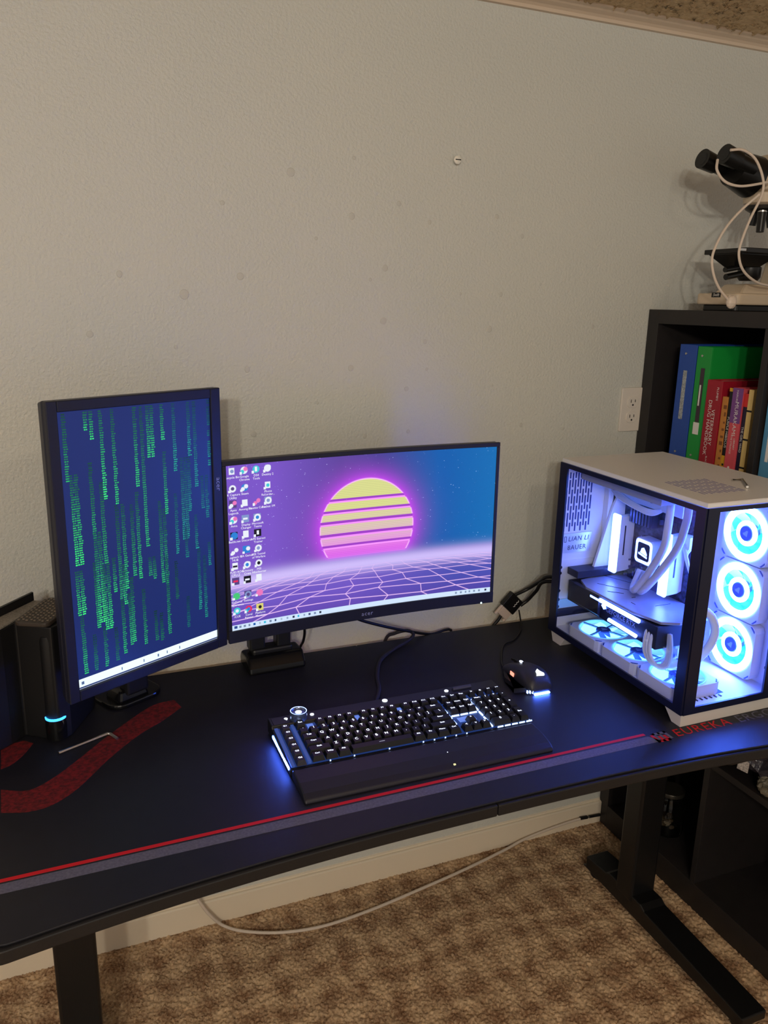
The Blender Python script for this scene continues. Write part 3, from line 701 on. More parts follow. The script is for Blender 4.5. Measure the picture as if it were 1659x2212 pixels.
# ================================================================== MOUSE
tail, nose = at_z(1172, 1500, DZ), at_z(1096, 1438, DZ)
dv = Vector((nose.x-tail.x, nose.y-tail.y, 0)).normalized()
ms = thing('mouse', 'black gaming mouse with a glowing white emblem beside the keyboard', 'mouse', ((tail.x)+dv.x*.062, tail.y+dv.y*.062, DZ), math.atan2(dv.y, dv.x)-PI/2)
MSM = mat('mouse_shell', S(38, 38, 46), .42)
def mouse_body():
    secs = [(-.062, .020, .022, .010), (-.058, .027, .027, .024), (-.045, .033, .032, .036), (-.025, .035, .034, .0415), (-.002, .034, .032, .0400), (.022, .033, .031, .0340), (.045, .032, .031, .0260), (.058, .029, .029, .0190), (.064, .022, .022, .0120)]
    vs = []; fs = []; n = 15
    for y, wl, wr_, h in secs:
        for k in range(n):
            a = PI*k/(n-1); c, s = math.cos(a), math.sin(a)
            x = (wr_ if c > 0 else wl)*math.copysign(abs(c)**.62, c); z = .003+(h-.003)*s**.62
            vs.append((x, y, z))
    for i in range(len(secs)-1):
        for k in range(n-1): fs.append((i*n+k, i*n+k+1, (i+1)*n+k+1, (i+1)*n+k))
        fs.append((i*n, (i+1)*n, (i+1)*n+n-1, i*n+n-1))
    fs.append(tuple(range(n))); fs.append(tuple((len(secs)-1)*n+k for k in range(n-1, -1, -1)))
    return MB().add(vs, fs)
mo = mouse_body().build('shell', MSM, ms, smooth=True); sd = mo.modifiers.new('sub', 'SUBSURF'); sd.levels = 1; sd.render_levels = 2
MB().prism([(-.056, -.040), (-.030, -.045), (-.045, -.015), (-.048, .012), (-.036, .038), (-.026, .050), (-.026, -.045)], .002, .012, 'z').build('thumb_wing', mat('mouse_wing', S(24, 24, 30), .55), ms, bevel=.004, seg=3)
MB().box(-.0012, .0012, .012, .062, .030, .0345, M=Matrix.Rotation(rad(-14), 4, 'X') @ Matrix.Translation((0, -.004, .006))).build('button_gap', BLACK, ms)
whl = MB().lathe([(.0001, -.004), (.009, -.004), (.0105, -.002), (.0105, .002), (.009, .004), (.0001, .004)], 20, Matrix.Translation((0, .040, .0225)) @ Matrix.Rotation(rad(90), 4, 'Y')).build('scroll_wheel', BLACK, ms, smooth=True)
MB().ball((0, .026, .0345), .0040, .0060, .0022, 12).build('mode_light', LEGEND, ms, smooth=True)
def boat(s):
    """three overlapping sails"""
    return [[(-.9*s, -.55*s), (.75*s, -.75*s), (.85*s, -.30*s), (.25*s, .35*s), (-.05*s, .95*s), (-.55*s, .55*s), (-.60*s, .0)]]
for poly in boat(.0105):
    MB().prism(poly, -.0012, .0016, 'z', M=Matrix.Translation((.003, -.040, .0382)) @ Matrix.Rotation(rad(24), 4, 'X')).build('emblem', mat('emblem_glow', (.2, .2, .2), .4, emit=(.85, .95, 1), es=2.2), ms)
MB().box(-.034, -.0325, .000, .014, .016, .024).build('side_light', mat('led_red', (.2, .2, .2), .4, emit=(1, .28, .18), es=1.8), ms)
MB().box(-.020, .016, -.0645, -.0605, .0015, .0045).build('tail_light', LED, ms)
for i in range(3): MB().box(-.033+.005*i, -.031+.005*i, -.056-.002*i, -.052-.002*i, .004, .010).build('grille_light', LEDS, ms)

# ================================================================== LOOSE TOOLS
def hex_key(name, pts, r, label, bend_up=0):
    k = thing(name, label, 'hex key', pts[0]); k.location = pts[0]
    MB().tube(pts, r, 6, 0).build('rod', STEEL, k, world=TM(k))
    return k
a, b, c = at_z(127, 1630, DZ), at_z(236, 1587, DZ), at_z(254, 1599, DZ)
zz = DZ+.0032
def V3(p, z): return Vector((p.x, p.y, z))
ab = [V3(a, zz), V3(a, zz).lerp(V3(b, zz), .97), V3(b, zz).lerp(V3(c, zz), .16), V3(c, zz)]
hex_key('hex_key', ab, .0028, 'silver hex key lying on the mat below the portrait monitor')

# ================================================================== BLACK DEVICE AT THE FAR LEFT
bx = thing('speaker_box', 'tall black box with a mesh vented top at the left edge of the desk', 'speaker', (-.036, -.288, DZ), math.atan2(-.45, .89))
H = .221
SPK = mat('speaker_black', S(16, 16, 18), .5)
BXT = TM(bx)
plan = [(-.036, -.288), (-.016, -.272), (.030, -.170), (-.030, -.150), (-.064, -.140), (-.119, -.205), (-.200, -.290), (-.200, -.335), (-.116, -.270), (-.094, -.245)]
MB().prism(plan, DZ, DZ+H, 'z').build('body', SPK, bx, world=BXT, bevel=.003)
MB().lathe([(.016, 0), (.017, .004), (.0165, H-.03), (.0150, H-.02)], 24, Matrix.Translation((-.014, .016, 0))).build('corner_column', SPK, bx, smooth=True)
MB().lathe([(.0185, .004), (.0190, .030), (.0180, .0415), (.0165, .043)], 24, Matrix.Translation((-.012, .013, 0))).build('light_pod', GLOSS, bx, smooth=True)
MB().lathe([(.0165, .0425), (.0184, .0418), (.0186, .0450), (.0168, .0462)], 24, Matrix.Translation((-.012, .013, 0)), closed=True).build('status_light', mat('led_blue', (.1, .1, .2), .4, emit=(.03, .32, 1.0), es=3.0), bx)
for i in range(9): MB().box(-.0045, -.0015, .034+i*.0088, .038+i*.0088, .012, .075).build('grille_rib', mat('rib', S(34, 34, 46), .45), bx)
MB().prism([(-.097, -.242), (-.045, -.158), (-.064, -.147), (-.119, -.215), (-.198, -.305), (-.198, -.333), (-.116, -.270)], DZ+H+.0004, DZ+H+.003, 'z').build('top_panel', mat('speckled_grey', S(150, 144, 134), .6, mottle=(300, S(105, 100, 94), .2), bump=(500, .3, .001)), bx, world=BXT)
MB().prism([(-.119, -.213), (-.064, -.1435), (-.067, -.1395), (-.122, -.208), (-.202, -.300), (-.199, -.304)], DZ+H+.0004, DZ+H+.018, 'z').build('top_rail', BLACK, bx, world=BXT)
vm = MB().prism(rrect(-.066, -.002, -.004, .118, .012), H+.001, H+.009, 'z').build('vent_plate', mat('vent_brown', S(58, 50, 44), .5), bx, bevel=.002)
zig = MB()
for j in range(10):
    y = .006+j*.0112
    for i in range(8):
        x = -.061+i*.0072
        zig.box(x, x+.0042, y-.0022+(i % 2)*.0035, y+.0008+(i % 2)*.0035, H+.009, H+.0106)
zig.build('vent_weave', mat('vent_weave', S(112, 100, 88), .5), vm)['kind'] = 'stuff'

# ================================================================== PC TOWER
PW, PD, PH = .285, .447, .446
pc = thing('computer_tower', 'white glass sided computer tower glowing blue with lit fans', 'computer', (1.060, -.643, DZ))
GB = mat('glass_border_glare', S(18, 22, 50), .3)  # border is black; the navy paints veiling glare into it
PANE = glass_mat('case_glass', (.84, .88, .98))
INW = mat('case_white', (.80, .80, .82), .4)
INB = mat('case_lilac_metal', (.40, .40, .46), .45)
DRK = mat('inner_dark', S(28, 28, 40), .45)
TOPM = mat('case_top_paint', (.76, .74, .73), .45, bump=(900, .35, .001), mottle=(500, (.68, .66, .65), .3))
# shell
MB().box(0.002, PW, .002, PD, .028, .036).build('floor_panel', INW, pc)
MB().box(0, PW, 0, PD, PH-.009, PH-.0015).build('top_edge', INW, pc)
top = MB().prism(rrect(0, PW, 0, PD, .002), PH-.0015, PH, 'z').build('top_panel', TOPM, pc, bevel=.0005)
gr = MB()
for i in range(12):
    for j in range(5):
        x = .046+i*.0091; y = .058+j*.0225+(i % 2)*.0035
        gr.box(x, x+.0034, y, y+.0175, PH-.0005, PH+.0002)
gr.build('top_grille_slot', mat('slot_lilac', S(120, 118, 170), .5), top)['kind'] = 'stuff'
MB().box(PW-.003, PW, 0.002, PD, .03, PH-.009).build('right_panel', INW, pc)
MB().box(.222, PW-.003, 0, .004, .03, PH-.009).build('front_strip', INW, pc)
MB().box(0.003, PW-.003, PD-.006, PD, .036, PH-.009).build('rear_panel', INW, pc)
for y0, y1, b0, b1 in ((.002, .050, .006, .030), (PD-.062, PD-.004, PD-.040, PD-.008)):
    MB().add([(.006, b0, 0), (PW-.006, b0, 0), (PW-.006, b1, 0), (.006, b1, 0), (.002, y0, .028), (PW-.002, y0, .028), (PW-.002, y1, .028), (.002, y1, .028)],
             [(3,2,1,0),(4,5,6,7),(0,1,5,4),(1,2,6,5),(2,3,7,6),(3,0,4,7)]).build('foot', mat('foot_cream', (.70, .66, .62), .45), pc, bevel=.0008)
# glass panels: black painted border, navy glare in its colour, with the clear window
def glass_panel(name, axis, a0, a1, z0, z1, wa0, wa1, wz0, wz1, t0, t1):
    b = MB()
    def bxx(p0, p1, q0, q1):
        if axis == 'x': b.box(t0, t1, p0, p1, q0, q1)
        else: b.box(p0, p1, t0, t1, q0, q1)
    bxx(a0, wa0, z0, z1); bxx(wa1, a1, z0, z1); bxx(wa0, wa1, z0, wz0); bxx(wa0, wa1, wz1, z1)
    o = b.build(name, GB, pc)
    g = MB(); m = (t0+t1)/2
    if axis == 'x': g.flat([(m, wa0, wz0), (m, wa1, wz0), (m, wa1, wz1), (m, wa0, wz1)])
    else: g.flat([(wa0, m, wz0), (wa1, m, wz0), (wa1, m, wz1), (wa0, m, wz1)])
    g.build('pane', PANE, o); return o
glass_panel('side_glass', 'x', -.001, PD+.002, .029, PH-.0095, .023, .421, .044, .4265, -.003, .001)
glass_panel('front_glass', 'y', .0015, .222, .029, PH-.0095, .028, .201, .043, .4285, -.003, .001)
# rear wall vent slots and maker's plate
sl = MB(); px0, px1 = .012, .080
for i in range(10):
    x = px0+i*(px1-px0)/9; z = .412-(.018 if i % 2 else 0)
    if i % 2: sl.box(x, x+.0030, PD-.0072, PD-.0058, .398, .412)
    while z-.033 > .270:
        zt = z-(.002 if not i % 2 else 0); sl.box(x, x+.0030, PD-.0072, PD-.0058, zt-.033, zt); z -= .039
    if z-.008 > .270: sl.box(x, x+.0030, PD-.0072, PD-.0058, .271, z-.003)
sl.build('vent_slot', mat('slot_blue', S(40, 60, 130), .5), pc)['kind'] = 'stuff'
pl = MB().box(.010, .092, PD-.0090, PD-.0060, .219, .266).build('maker_plate', mat('plate_metal', (.75, .75, .70), .3, .5), pc)
TXT = mat('plate_text', S(60, 60, 80), .5)
MB().add(*text_geo('LIAN LI', .0165, spacing=1.1, shear=.15), M=frame((.055, PD-.0094, .2525), (1, 0, 0), (0, 0, 1))).build('maker_name', TXT, pl)
MB().add(*text_geo('8AUER', .0165, spacing=1.1), M=frame((.052, PD-.0094, .231), (1, 0, 0), (0, 0, 1))).build('maker_name', TXT, pl)
e1 = MB(); 
for x, z, w_, h_ in ((.0155, .2455, .0012, .014), (.0155, .2585, .006, .0012), (.0205, .2455, .0012, .014), (.0165, .2455, .0045, .0012)): e1.box(x, x+w_, PD-.0094, PD-.0090, z, z+h_)
e1.build('maker_emblem', TXT, pl)
# motherboard tray, inner column, expansion slots
MB().box(.172, .176, .205, PD-.006, .036, PH-.009).build('motherboard_tray', INW, pc)
MB().box(.120, .134, PD-.024, PD-.006, .165, .392).build('tray_column', INW, pc, bevel=.002)
MB().prism([(.085, .176), (.172, .176), (.172, .380), (.150, .380), (.128, .330)], PD-.034, PD-.026, 'y').build('io_cover', INW, pc, bevel=.001)
mbd = MB().box(.162, .172, .190, .420, .115, .372).build('motherboard', PCB, pc)
hs = MB().box(.146, .162, .300, .372, .305, .345)
for i in range(7): hs.box(.140, .147, .302+i*.010, .308+i*.010, .306, .344)
hs.build('heatsink', mat('heatsink', S(88, 84, 110), .35, .4), mbd)
MB().prism([(.205, .352), (.415, .352), (.415, .372), (.205, .378)], .140, .162, 'x').build('board_shroud', INW, mbd, bevel=.001)
MB().box(.150, .162, .245, .345, .165, .198).build('chipset_cover', mat('chipset', S(96, 92, 130), .4), mbd, bevel=.002)
rr_ = random.Random(3); cap = MB()
for _ in range(46): 
    y = rr_.uniform(.195, .415); z = rr_.uniform(.125, .365); s_ = rr_.uniform(.002, .006)
    cap.box(.154, .162, y, y+s_, z, z+s_*rr_.uniform(.8, 3))
cap.build('board_components', mat('components', S(110, 108, 140), .4, .3), mbd)['kind'] = 'stuff'
# memory sticks with lit top edge
LEDW = mat('led_warm_white', (.3, .3, .3), .4, emit=(.11, .21, 1.0), es=16.0)
def ram(y, z0, z1):
    o = MB().prism([(z0+.006, .162), (z0+.002, .150), (z0, .122), (z1-.004, .122), (z1-.002, .162)], y, y+.0068, 'y', M=Matrix(((0,0,1,0),(0,1,0,0),(1,0,0,0),(0,0,0,1)))).build('memory_stick', INW, pc, bevel=.0006)
    MB().prism(rrect(z0-.002, z1+.002, .1125, .1222, .004), y-.0003, y+.0071, 'y', M=Matrix(((0,0,1,0),(0,1,0,0),(1,0,0,0),(0,0,0,1)))).build('light_diffuser', LEDW, o)
    MB().box(.135, .1385, y-.0006, y-.0002, z0+.04, z1-.025).build('stick_groove', DRK, o)
for y in (.375, .386, .207, .218): ram(y, .182, .318)
# cooler block
blk = MB().prism(rrect(-.029, .029, -.029, .029, .010), .128, .160, 'z', M=Matrix(((0,0,1,0),(-1,0,0,.297),(0,1,0,.254),(0,0,0,1)))).build('cooler_block', INW, pc, bevel=.002)
BM = Matrix(((0,0,-1,.128),(-1,0,0,.297),(0,1,0,.254),(0,0,0,1)))
rg = MB(); po = rrect(-.0265, .0265, -.0265, .0265, .009); pi_ = rrect(-.020, .020, -.020, .020, .006); n_ = len(po)
rg.add([(x, y, .0008) for x, y in po]+[(x, y, .0008) for x, y in pi_], [(i, (i+1) % n_, n_+(i+1) % n_, n_+i) for i in range(n_)], BM).build('light_ring', LEDW, blk)
MB().prism(pi_, .0002, .0006, 'z', M=BM).build('block_face', DRK, blk)
bt = MB().prism([(-.010, -.003), (.012, -.007), (.012, -.003), (.007, .004), (.001, .010), (-.006, .007), (-.008, .001)], .0008, .0012, 'z', M=BM)
bt.prism([(-.015, -.008), (.013, -.013), (.013, -.009), (-.015, -.004)], .0008, .0012, 'z', M=BM).build('emblem', LEDW, blk)
# radiator with fans at the top
radi = MB().box(.030, .150, .150, .412, .402, .432).build('radiator', INB, pc, bevel=.001)
TUBE = mat('tube_white', (.66, .66, .72), .5)
for tp in ([(.075, .172, .405), (.074, .172, .350), (.080, .185, .300), (.086, .225, .235), (.088, .262, .185), (.100, .285, .178), (.120, .290, .215)],
           [(.080, .128, .405), (.080, .130, .370), (.084, .150, .310), (.088, .195, .245), (.090, .240, .190), (.102, .268, .180), (.122, .275, .215)]):
    MB().tube(tp, .0082, 12).build('coolant_tube', TUBE, pc, smooth=True)
# fans -------------------------------------------------------------
FR = .060
BLC = mat('blade_cyan', (.02, .12, .14), .5, emit=(.01, .75, .85), es=1.0)
BLW = mat('blade_lit', (.3, .4, .5), .4, emit=(.12, .40, 1.0), es=5.0)
HUB = mat('hub_blue', S(70, 90, 170), .35)
FRM = mat('fan_frame_white', (.72, .73, .78), .45)
def fan_parts(kind):
    """a fan lying flat, face up at z=0"""
    sq = []; n = 48; ci = []
    for i in range(n):
        a = 2*PI*i/n; c, s = math.cos(a), math.sin(a); k = FR*.985/max(abs(c), abs(s)); k = min(k, FR*1.30)
        sq.append((c*k, s*k)); ci.append((c*.0555, s*.0555))
    f = MB()
    f.add([(x, y, 0) for x, y in sq]+[(x, y, 0) for x, y in ci]+[(x, y, -.025) for x, y in sq]+[(x, y, -.025) for x, y in ci],
          [(i, (i+1) % n, n+(i+1) % n, n+i) for i in range(n)]+[(2*n+i, 3*n+i, 3*n+(i+1) % n, 2*n+(i+1) % n) for i in range(n)] +
          [(i, 2*n+i, 2*n+(i+1) % n, (i+1) % n) for i in range(n)]+[(n+i, n+(i+1) % n, 3*n+(i+1) % n, 3*n+i) for i in range(n)])
    F = f.build('fan', FRM, None)
    pd = MB()
    for sx in (-1, 1):
        for sy in (-1, 1): pd.prism([(sx*.046, sy*.056), (sx*.050, sy*.056), (sx*.057, sy*.049), (sx*.057, sy*.045)][::sx*sy], .0002, .0012, 'z')
    pd.build('corner_pad', mat('pad_blue', S(70, 84, 140), .5), F)
    if kind == 'side':
        MB().lathe([(.0425, -.002), (.0425, .0015), (.0565, .0015), (.0565, -.002)], 48, closed=True).build('ring', LED, F)
        MB().lathe([(.0175, -.004), (.0175, .0005), (.0260, -.0010), (.0260, -.004)], 36, closed=True).build('hub_ring', LED, F)
    else:
        MB().lathe([(.0535, -.006), (.0535, .0012), (.0560, .0012), (.0560, -.006)], 48, closed=True).build('ring', mat('ring_cyan', (.3, .5, .6), .4, emit=(.12, .5, .85), es=1.0), F)
        for k in range(4):
            MB().box(.014, .054, -.0022, .0022, -.0015, .0012, M=Matrix.Rotation(PI/2*k+.35, 4, 'Z')).build('strut', mat('strut_blue', S(120, 160, 205), .4), F)
    bl = None
    for k in range(7):
        vs = []; m = 6
        for i in range(m):
            r = .016+(.0525-.016)*i/(m-1)
            for j in range(4):
                a = (j/3-.5)*(.80-.12*i/(m-1))+.10*i; z = -.013+.010*(j/3-.5)*2*(-1)
                vs.append((r*math.cos(a), r*math.sin(a), z))
        if bl is None:
            bl = MB().add(vs, [(i*4+j, i*4+j+1, (i+1)*4+j+1, (i+1)*4+j) for i in range(m-1) for j in range(3)]).mesh('blade'); bl.materials.append(BLC if kind == 'side' else BLW)
        o = bpy.data.objects.new('blade', bl); COL.objects.link(o); o.parent = F; o.rotation_euler = (0, 0, 2*PI*k/7)
    h = MB().lathe([(.0170, -.02), (.0170, -.001), (.0150, .0012), (.0001, .0014)], 28).build('hub', HUB, F, smooth=True)
    MB().prism(boat(.0075)[0], .0014, .0019, 'z').build('hub_emblem', mat('hub_mark', S(150, 175, 225), .4), F)
    for x in bpy.data.objects:
        if x.parent == F: KIDS.setdefault(F.name, []).append(x)
    return F
fs_ = fan_parts('side'); fb_ = fan_parts('flat')
rot_s = (0, rad(-90), 0)
fs_.parent = pc; fs_.location = (.215, .105, .100); fs_.rotation_euler = rot_s
for z in (.221, .342): copy_tree(fs_, pc, (.215, .105, z), rot_s)
fb_.parent = pc; fb_.location = (.070, .335, .0615)
for y in (.2145, .094): copy_tree(fb_, pc, (.070, y, .0615))
for y in (.352, .232): copy_tree(fb_, pc, (.092, y, .4010), (rad(180), 0, 0))
MB().box(.0415, .1385, .036, .395, .036, .0364).build('floor_filter', mat('filter', S(60, 70, 120), .7), pc)
# panel that carries the side fans
MB().box(.2405, .2445, .004, .205, .036, PH-.009).build('fan_panel', INW, pc)
MB().box(.176, .2405, .203, .207, .036, PH-.009).build('tray_step', INW, pc)
for z, y in ((.16, .026), (.285, .026), (.075, .026)):
    MB().box(.2385, .2405, y-.008, y+.008, z-.0025, z+.0025).build('panel_slot', DRK, pc)
# graphics card ------------------------------------------------------
GPUT = .166
gpu = MB().box(.028, .158, .120, .425, .108, GPUT-.008).build('graphics_card', DRK, pc, bevel=.002)
MB().prism([(.022, .350), (.040, .395), (.160, .425), (.160, .110), (.075, .108), (.040, .125), (.024, .190)][::-1], GPUT-.006, GPUT, 'z').build('backplate', mat('backplate', (.46, .46, .56), .33, .4), gpu, bevel=.0008)
MB().box(.030, .165, .395, .436, GPUT+.003, GPUT+.020).build('card_bracket', mat('bracket_dark', S(40, 42, 60), .5), gpu, bevel=.001)
MB().prism([(.020, .118), (.020, .160), (.027, .163), (.027, .112)], .300, .395, 'y').build('card_end', DRK, gpu)
ls_ = MB().tube([(.024, .330, .1520), (.024, .170, .1520)], .0048, 10).build('light_bar', LEDW, gpu, smooth=True)
MB().tube([(.022, .375, .1240), (.022, .305, .1225)], .0040, 10, rr=lambda t: .0040*math.sin(PI*min(max(t, .08), .92))+.0006).build('light_bar', LEDW, gpu)
MB().tube([(.022, .262, .1205), (.022, .172, .1185)], .0042, 10, smooth=8).build('light_bar', LEDW, gpu)
MB().add(*text_geo('GEFORCE RTX', .0150, 'CENTER', 1.0), M=frame((.0270, .232, .1365), (0, -1, 0), (0, 0, 1))).build('card_name', mat('card_text', S(150, 155, 180), .4), gpu)
MB().prism([(-.302, .136), (-.316, .146), (-.327, .146), (-.330, .141), (-.318, .133)], .0262, .0268, 'x', M=Matrix.Diagonal((1, -1, 1, 1))).build('card_mark', LEDW, gpu)
MB().prism([(-.288, .134), (-.280, .138), (-.282, .145), (-.292, .146), (-.297, .141)], .0262, .0268, 'x', M=Matrix.Diagonal((1, -1, 1, 1))).build('card_mark', LEDW, gpu)
cv = MB()
for x0, y0, x1, y1 in ((.06, .36, .10, .30), (.05, .31, .075, .285), (.09, .20, .13, .20), (.055, .235, .055, .222), (.075, .258, .085, .258), (.11, .40, .14, .33)):
    cv.tube([(x0, y0, GPUT), (x1, y1, GPUT)], .0008, 4, 0)
cv.build('backplate_groove', DRK, gpu)
sk = MB()
for i in range(7): sk.box(.030, .036, .128+i*.008, .133+i*.008, .148, .158)
sk.build('heatsink_fin', mat('fin', (.6, .6, .68), .3, .6), gpu)
# slot covers at the back under the card
MB().box(.012, .100, PD-.0085, PD-.006, .082, .104).build('slot_cover', mat('cover_cyan', (.45, .75, .80), .4), pc)
MB().box(.012, .110, PD-.0085, PD-.006, .060, .080).build('slot_cover', DRK, pc)
MB().box(.012, .120, PD-.0085, PD-.006, .108, .200).build('slot_cover', INW, pc)
for z in (.068, .088, .106, .128, .172, .186): MB().lathe([(.0001, 0), (.004, 0), (.004, .004), (.0001, .004)], 10, Matrix.Translation((.010, PD-.0125, z)) @ Matrix.Rotation(rad(-90), 4, 'X')).build('thumb_screw', BLACK, pc)
# power cables ---------------------------------------------------------
PCBL = mat('sleeve_white', (.74, .75, .80), .6)
for i in range(3):
    d_ = i*.0085
    MB().tube([(.036+d_*.4, .150-d_, .150), (.028, .150-d_, .130), (.026, .146-d_, .095), (.034, .128-d_, .074), (.050, .112-d_*.6, .078), (.058, .115-d_*.5, .110), (.060, .120-d_*.3, .140)], .0040, 8).build('power_cable', PCBL, pc, smooth=True)
MB().tube([(.050, .118, .076), (.075, .105, .074), (.105, .085, .090), (.118, .068, .125), (.124, .064, .158), (.112, .066, .190), (.100, .085, .200), (.110, .120, .170)], .0085, 10).build('power_cable', PCBL, pc, smooth=True)
for i in range(6):
    MB().tube([(.150, .196-i*.0028, .305-i*.003), (.138, .188-i*.0022, .296-i*.003), (.140, .178-i*.001, .265), (.160, .165, .205-i*.002), (.178, .160, .170)], .0024, 6).build('sleeved_wire', PCBL, pc, smooth=True)
MB().box(.142, .164, .178, .204, .292, .318).build('power_connector', INW, pc, bevel=.001)
for i in range(6):
    MB().tube([(.125, .420, .385-i*.0035), (.118, .385, .372-i*.003), (.122, .330, .356-i*.002), (.130, .285, .352-i*.002), (.150, .262, .360)], .0026, 6).build('fan_wire', PCBL, pc, smooth=True)
MB().box(.110, .160, .150, .190, .085, .120).build('drive_bracket', mat('bracket_blue', (.45, .52, .62), .45), pc, bevel=.002)
MB().box(.118, .150, .140, .170, .120, .135).build('drive_bracket', mat('bracket_blue', (.45, .52, .62), .45), pc, bevel=.002)
gs = MB()
for i in range(6): gs.box(.060+i*.012, .063+i*.012, .024, .032, .0362, .0375)
gs.build('floor_slot', DRK, pc)
# hex key on the tower's lid
pz = DZ+PH
k1, k2, k3 = at_z(1581, 1040, pz), at_z(1603, 1039, pz), at_z(1614, 1055, pz)
hex_key('hex_key', [V3(k1, pz+.0030), V3(k2, pz+.0030), V3(k3, pz+.0030)], .0027, 'small bright hex key lying on the lid of the computer tower')

# ================================================================== BOOKCASE (opening faces the desk, end against the wall)
SX, SDEP, ST = 1.425, .39, 1.497
SHM = mat('shelf_black_brown', S(32, 29, 29), .5, bump=(400, .15, .001), mottle=(30, S(38, 34, 34), .3))
bk = thing('bookcase', 'tall black open cube bookcase standing at the right end of the desk', 'bookcase', (SX+SDEP/2, -.375, 0))
BT = TM(bk)
yc = [(-.040, -.375), (-.392, -.727)]
zc_ = [(1.1275, 1.4625), (.7755, 1.1105), (.4235, .7585), (.0715, .4065)]
SHY = -.767
def board(name, y0, y1, z0, z1, x0=SX): MB().box(x0, SX+SDEP, y0, y1, z0, z1).build(name, SHM, bk, world=BT, bevel=.0008)
board('side_panel', -.040, -.002, 0, ST); board('side_panel', SHY, -.727, 0, ST)
board('top_board', -.727, -.040, 1.4625, ST); board('bottom_board', -.727, -.040, 0, .0715)
board('divider', -.392, -.375, .0715, 1.4625, SX+.002)
for z0, z1 in ((1.1105, 1.1275), (.7585, .7755), (.4065, .4235)):
    for a, b in yc: board('shelf_board', b, a, z0, z1, SX+.002)
MB().box(SX+SDEP-.008, SX+SDEP-.002, -.727, -.040, .0715, 1.4625).build('back_panel', SHM, bk, world=BT)

# ------------------------------------------------------------------ books and binders
PAPER = mat('paper', (.74, .68, .56), .8)
WINK = mat('ink_white', (.78, .76, .74), .6)
def spine_text(o, T, txt, size, y, z, x, m, spacing=1.0, name='title'):
    """text reading downwards on a spine that faces -x"""
    MB().add(*text_geo(txt, size, 'CENTER', spacing), M=frame((x-.0004, y, z), (0, 0, -1), (0, -1, 0))).build(name, m, o, world=T)
FLZ = 1.1275
def binder(name, label, y0, y1, h, col, x0, depth, group):
    b = thing(name, label, 'binder', (x0+depth/2, (y0+y1)/2, FLZ), 0, group); T = TM(b); m = mat(name+label[:6], col, .4)
    MB().box(x0, x0+.003, y1, y0, FLZ, FLZ+h).build('spine', m, b, world=T, bevel=.001)
    MB().box(x0+.003, x0+depth, y0-.003, y0, FLZ, FLZ+h).build('cover', m, b, world=T, bevel=.0008)
    MB().box(x0+.003, x0+depth, y1, y1+.003, FLZ, FLZ+h).build('cover', m, b, world=T, bevel=.0008)
    MB().box(x0+.010, x0+depth-.012, y1+.006, y0-.006, FLZ+.004, FLZ+h-.012).build('pages', PAPER, b, world=T)
    for z in (FLZ+.022, FLZ+h-.022): MB().lathe([(.0001, 0), (.0032, 0), (.0028, .0016), (.0001, .0018)], 12, Matrix.Translation((x0, (y0+y1)/2+.006, z)) @ Matrix.Rotation(rad(-90), 4, 'Y')).build('rivet', STEEL, b, world=T)
    return b, T
bb_, T = binder('ring_binder', 'blue ring binder with a white spine strip, first in the top cube', -.098, -.156, .288, S(38, 78, 168), 1.452, .27, 'ring binders in the bookcase')
MB().box(1.4508, 1.452, -.131, -.119, FLZ+.105, FLZ+.225).build('spine_label', mat('label_grey', S(190, 196, 200), .6, mottle=(400, S(120, 126, 136), .15)), bb_, world=T)
gb_, T = binder('ring_binder', 'green ring binder with a dark spine label beside the blue one', -.159, -.205, .286, S(24, 150, 62), 1.452, .27, 'ring binders in the bookcase')
MB().box(1.4508, 1.452, -.189, -.177, FLZ+.105, FLZ+.235).build('spine_label', mat('label_purple', S(64, 50, 62), .6), gb_, world=T)
MB().box(1.4506, 1.452, -.191, -.173, FLZ+.075, FLZ+.104).build('spine_sticker', WINK, gb_, world=T)
MB().box(1.4500, 1.4510, -.184, -.180, FLZ+.145, FLZ+.195).build('label_print', WINK, gb_, world=T)
def book(label, y0, y1, h, col, x0, depth, cover2=None, name='book'):
    b = thing(name, label, 'book', (x0+depth/2, (y0+y1)/2, FLZ), 0, 'books in the top cube'); T = TM(b); m = mat('cov'+label[:12], col, .42)
    MB().box(x0, x0+.0025, y1, y0, FLZ, FLZ+h).build('spine', m, b, world=T, bevel=.0008)
    MB().box(x0+.0025, x0+depth, y0-.0018, y0, FLZ, FLZ+h).build('cover', cover2 or m, b, world=T)
    MB().box(x0+.0025, x0+depth, y1, y1+.0018, FLZ, FLZ+h).build('cover', cover2 or m, b, world=T)
    MB().box(x0+.0028, x0+depth-.004, y1+.0020, y0-.0020, FLZ+.002, FLZ+h-.004).build('pages', PAPER, b, world=T)
    return b, T
b1, T = book('thick dark red handbook with white title leaning on the green binder', -.208, -.256, .211, S(158, 24, 44), 1.447, .19)
spine_text(b1, T, 'VETERINARY', .0150, -.236, FLZ+.100, 1.447, WINK); spine_text(b1, T, 'DRUG HANDBOOK', .0150, -.224, FLZ+.098, 1.447, WINK)
spine_text(b1, T, "PLUMB'S", .0085, -.243, FLZ+.180, 1.447, WINK, name='author'); spine_text(b1, T, 'BLACKWELL', .0065, -.232, FLZ+.012, 1.447, WINK, name='publisher')
b2, T = book('narrow tan and brown mottled paperback right of the red handbook', -.2575, -.2745, .176, S(196, 130, 60), 1.450, .13)
MATS['covnarrow tan a'].node_tree  # mottled cover
spots = mat('tan_spots', S(130, 78, 40), .6)
rs2 = random.Random(4)
for q in range(9): MB().box(1.4494, 1.4502, -.2735, -.2735+rs2.uniform(.004, .010), FLZ+.012+q*.017, FLZ+.012+q*.017+rs2.uniform(.004, .010)).build('cover_print', spots, b2, world=T)
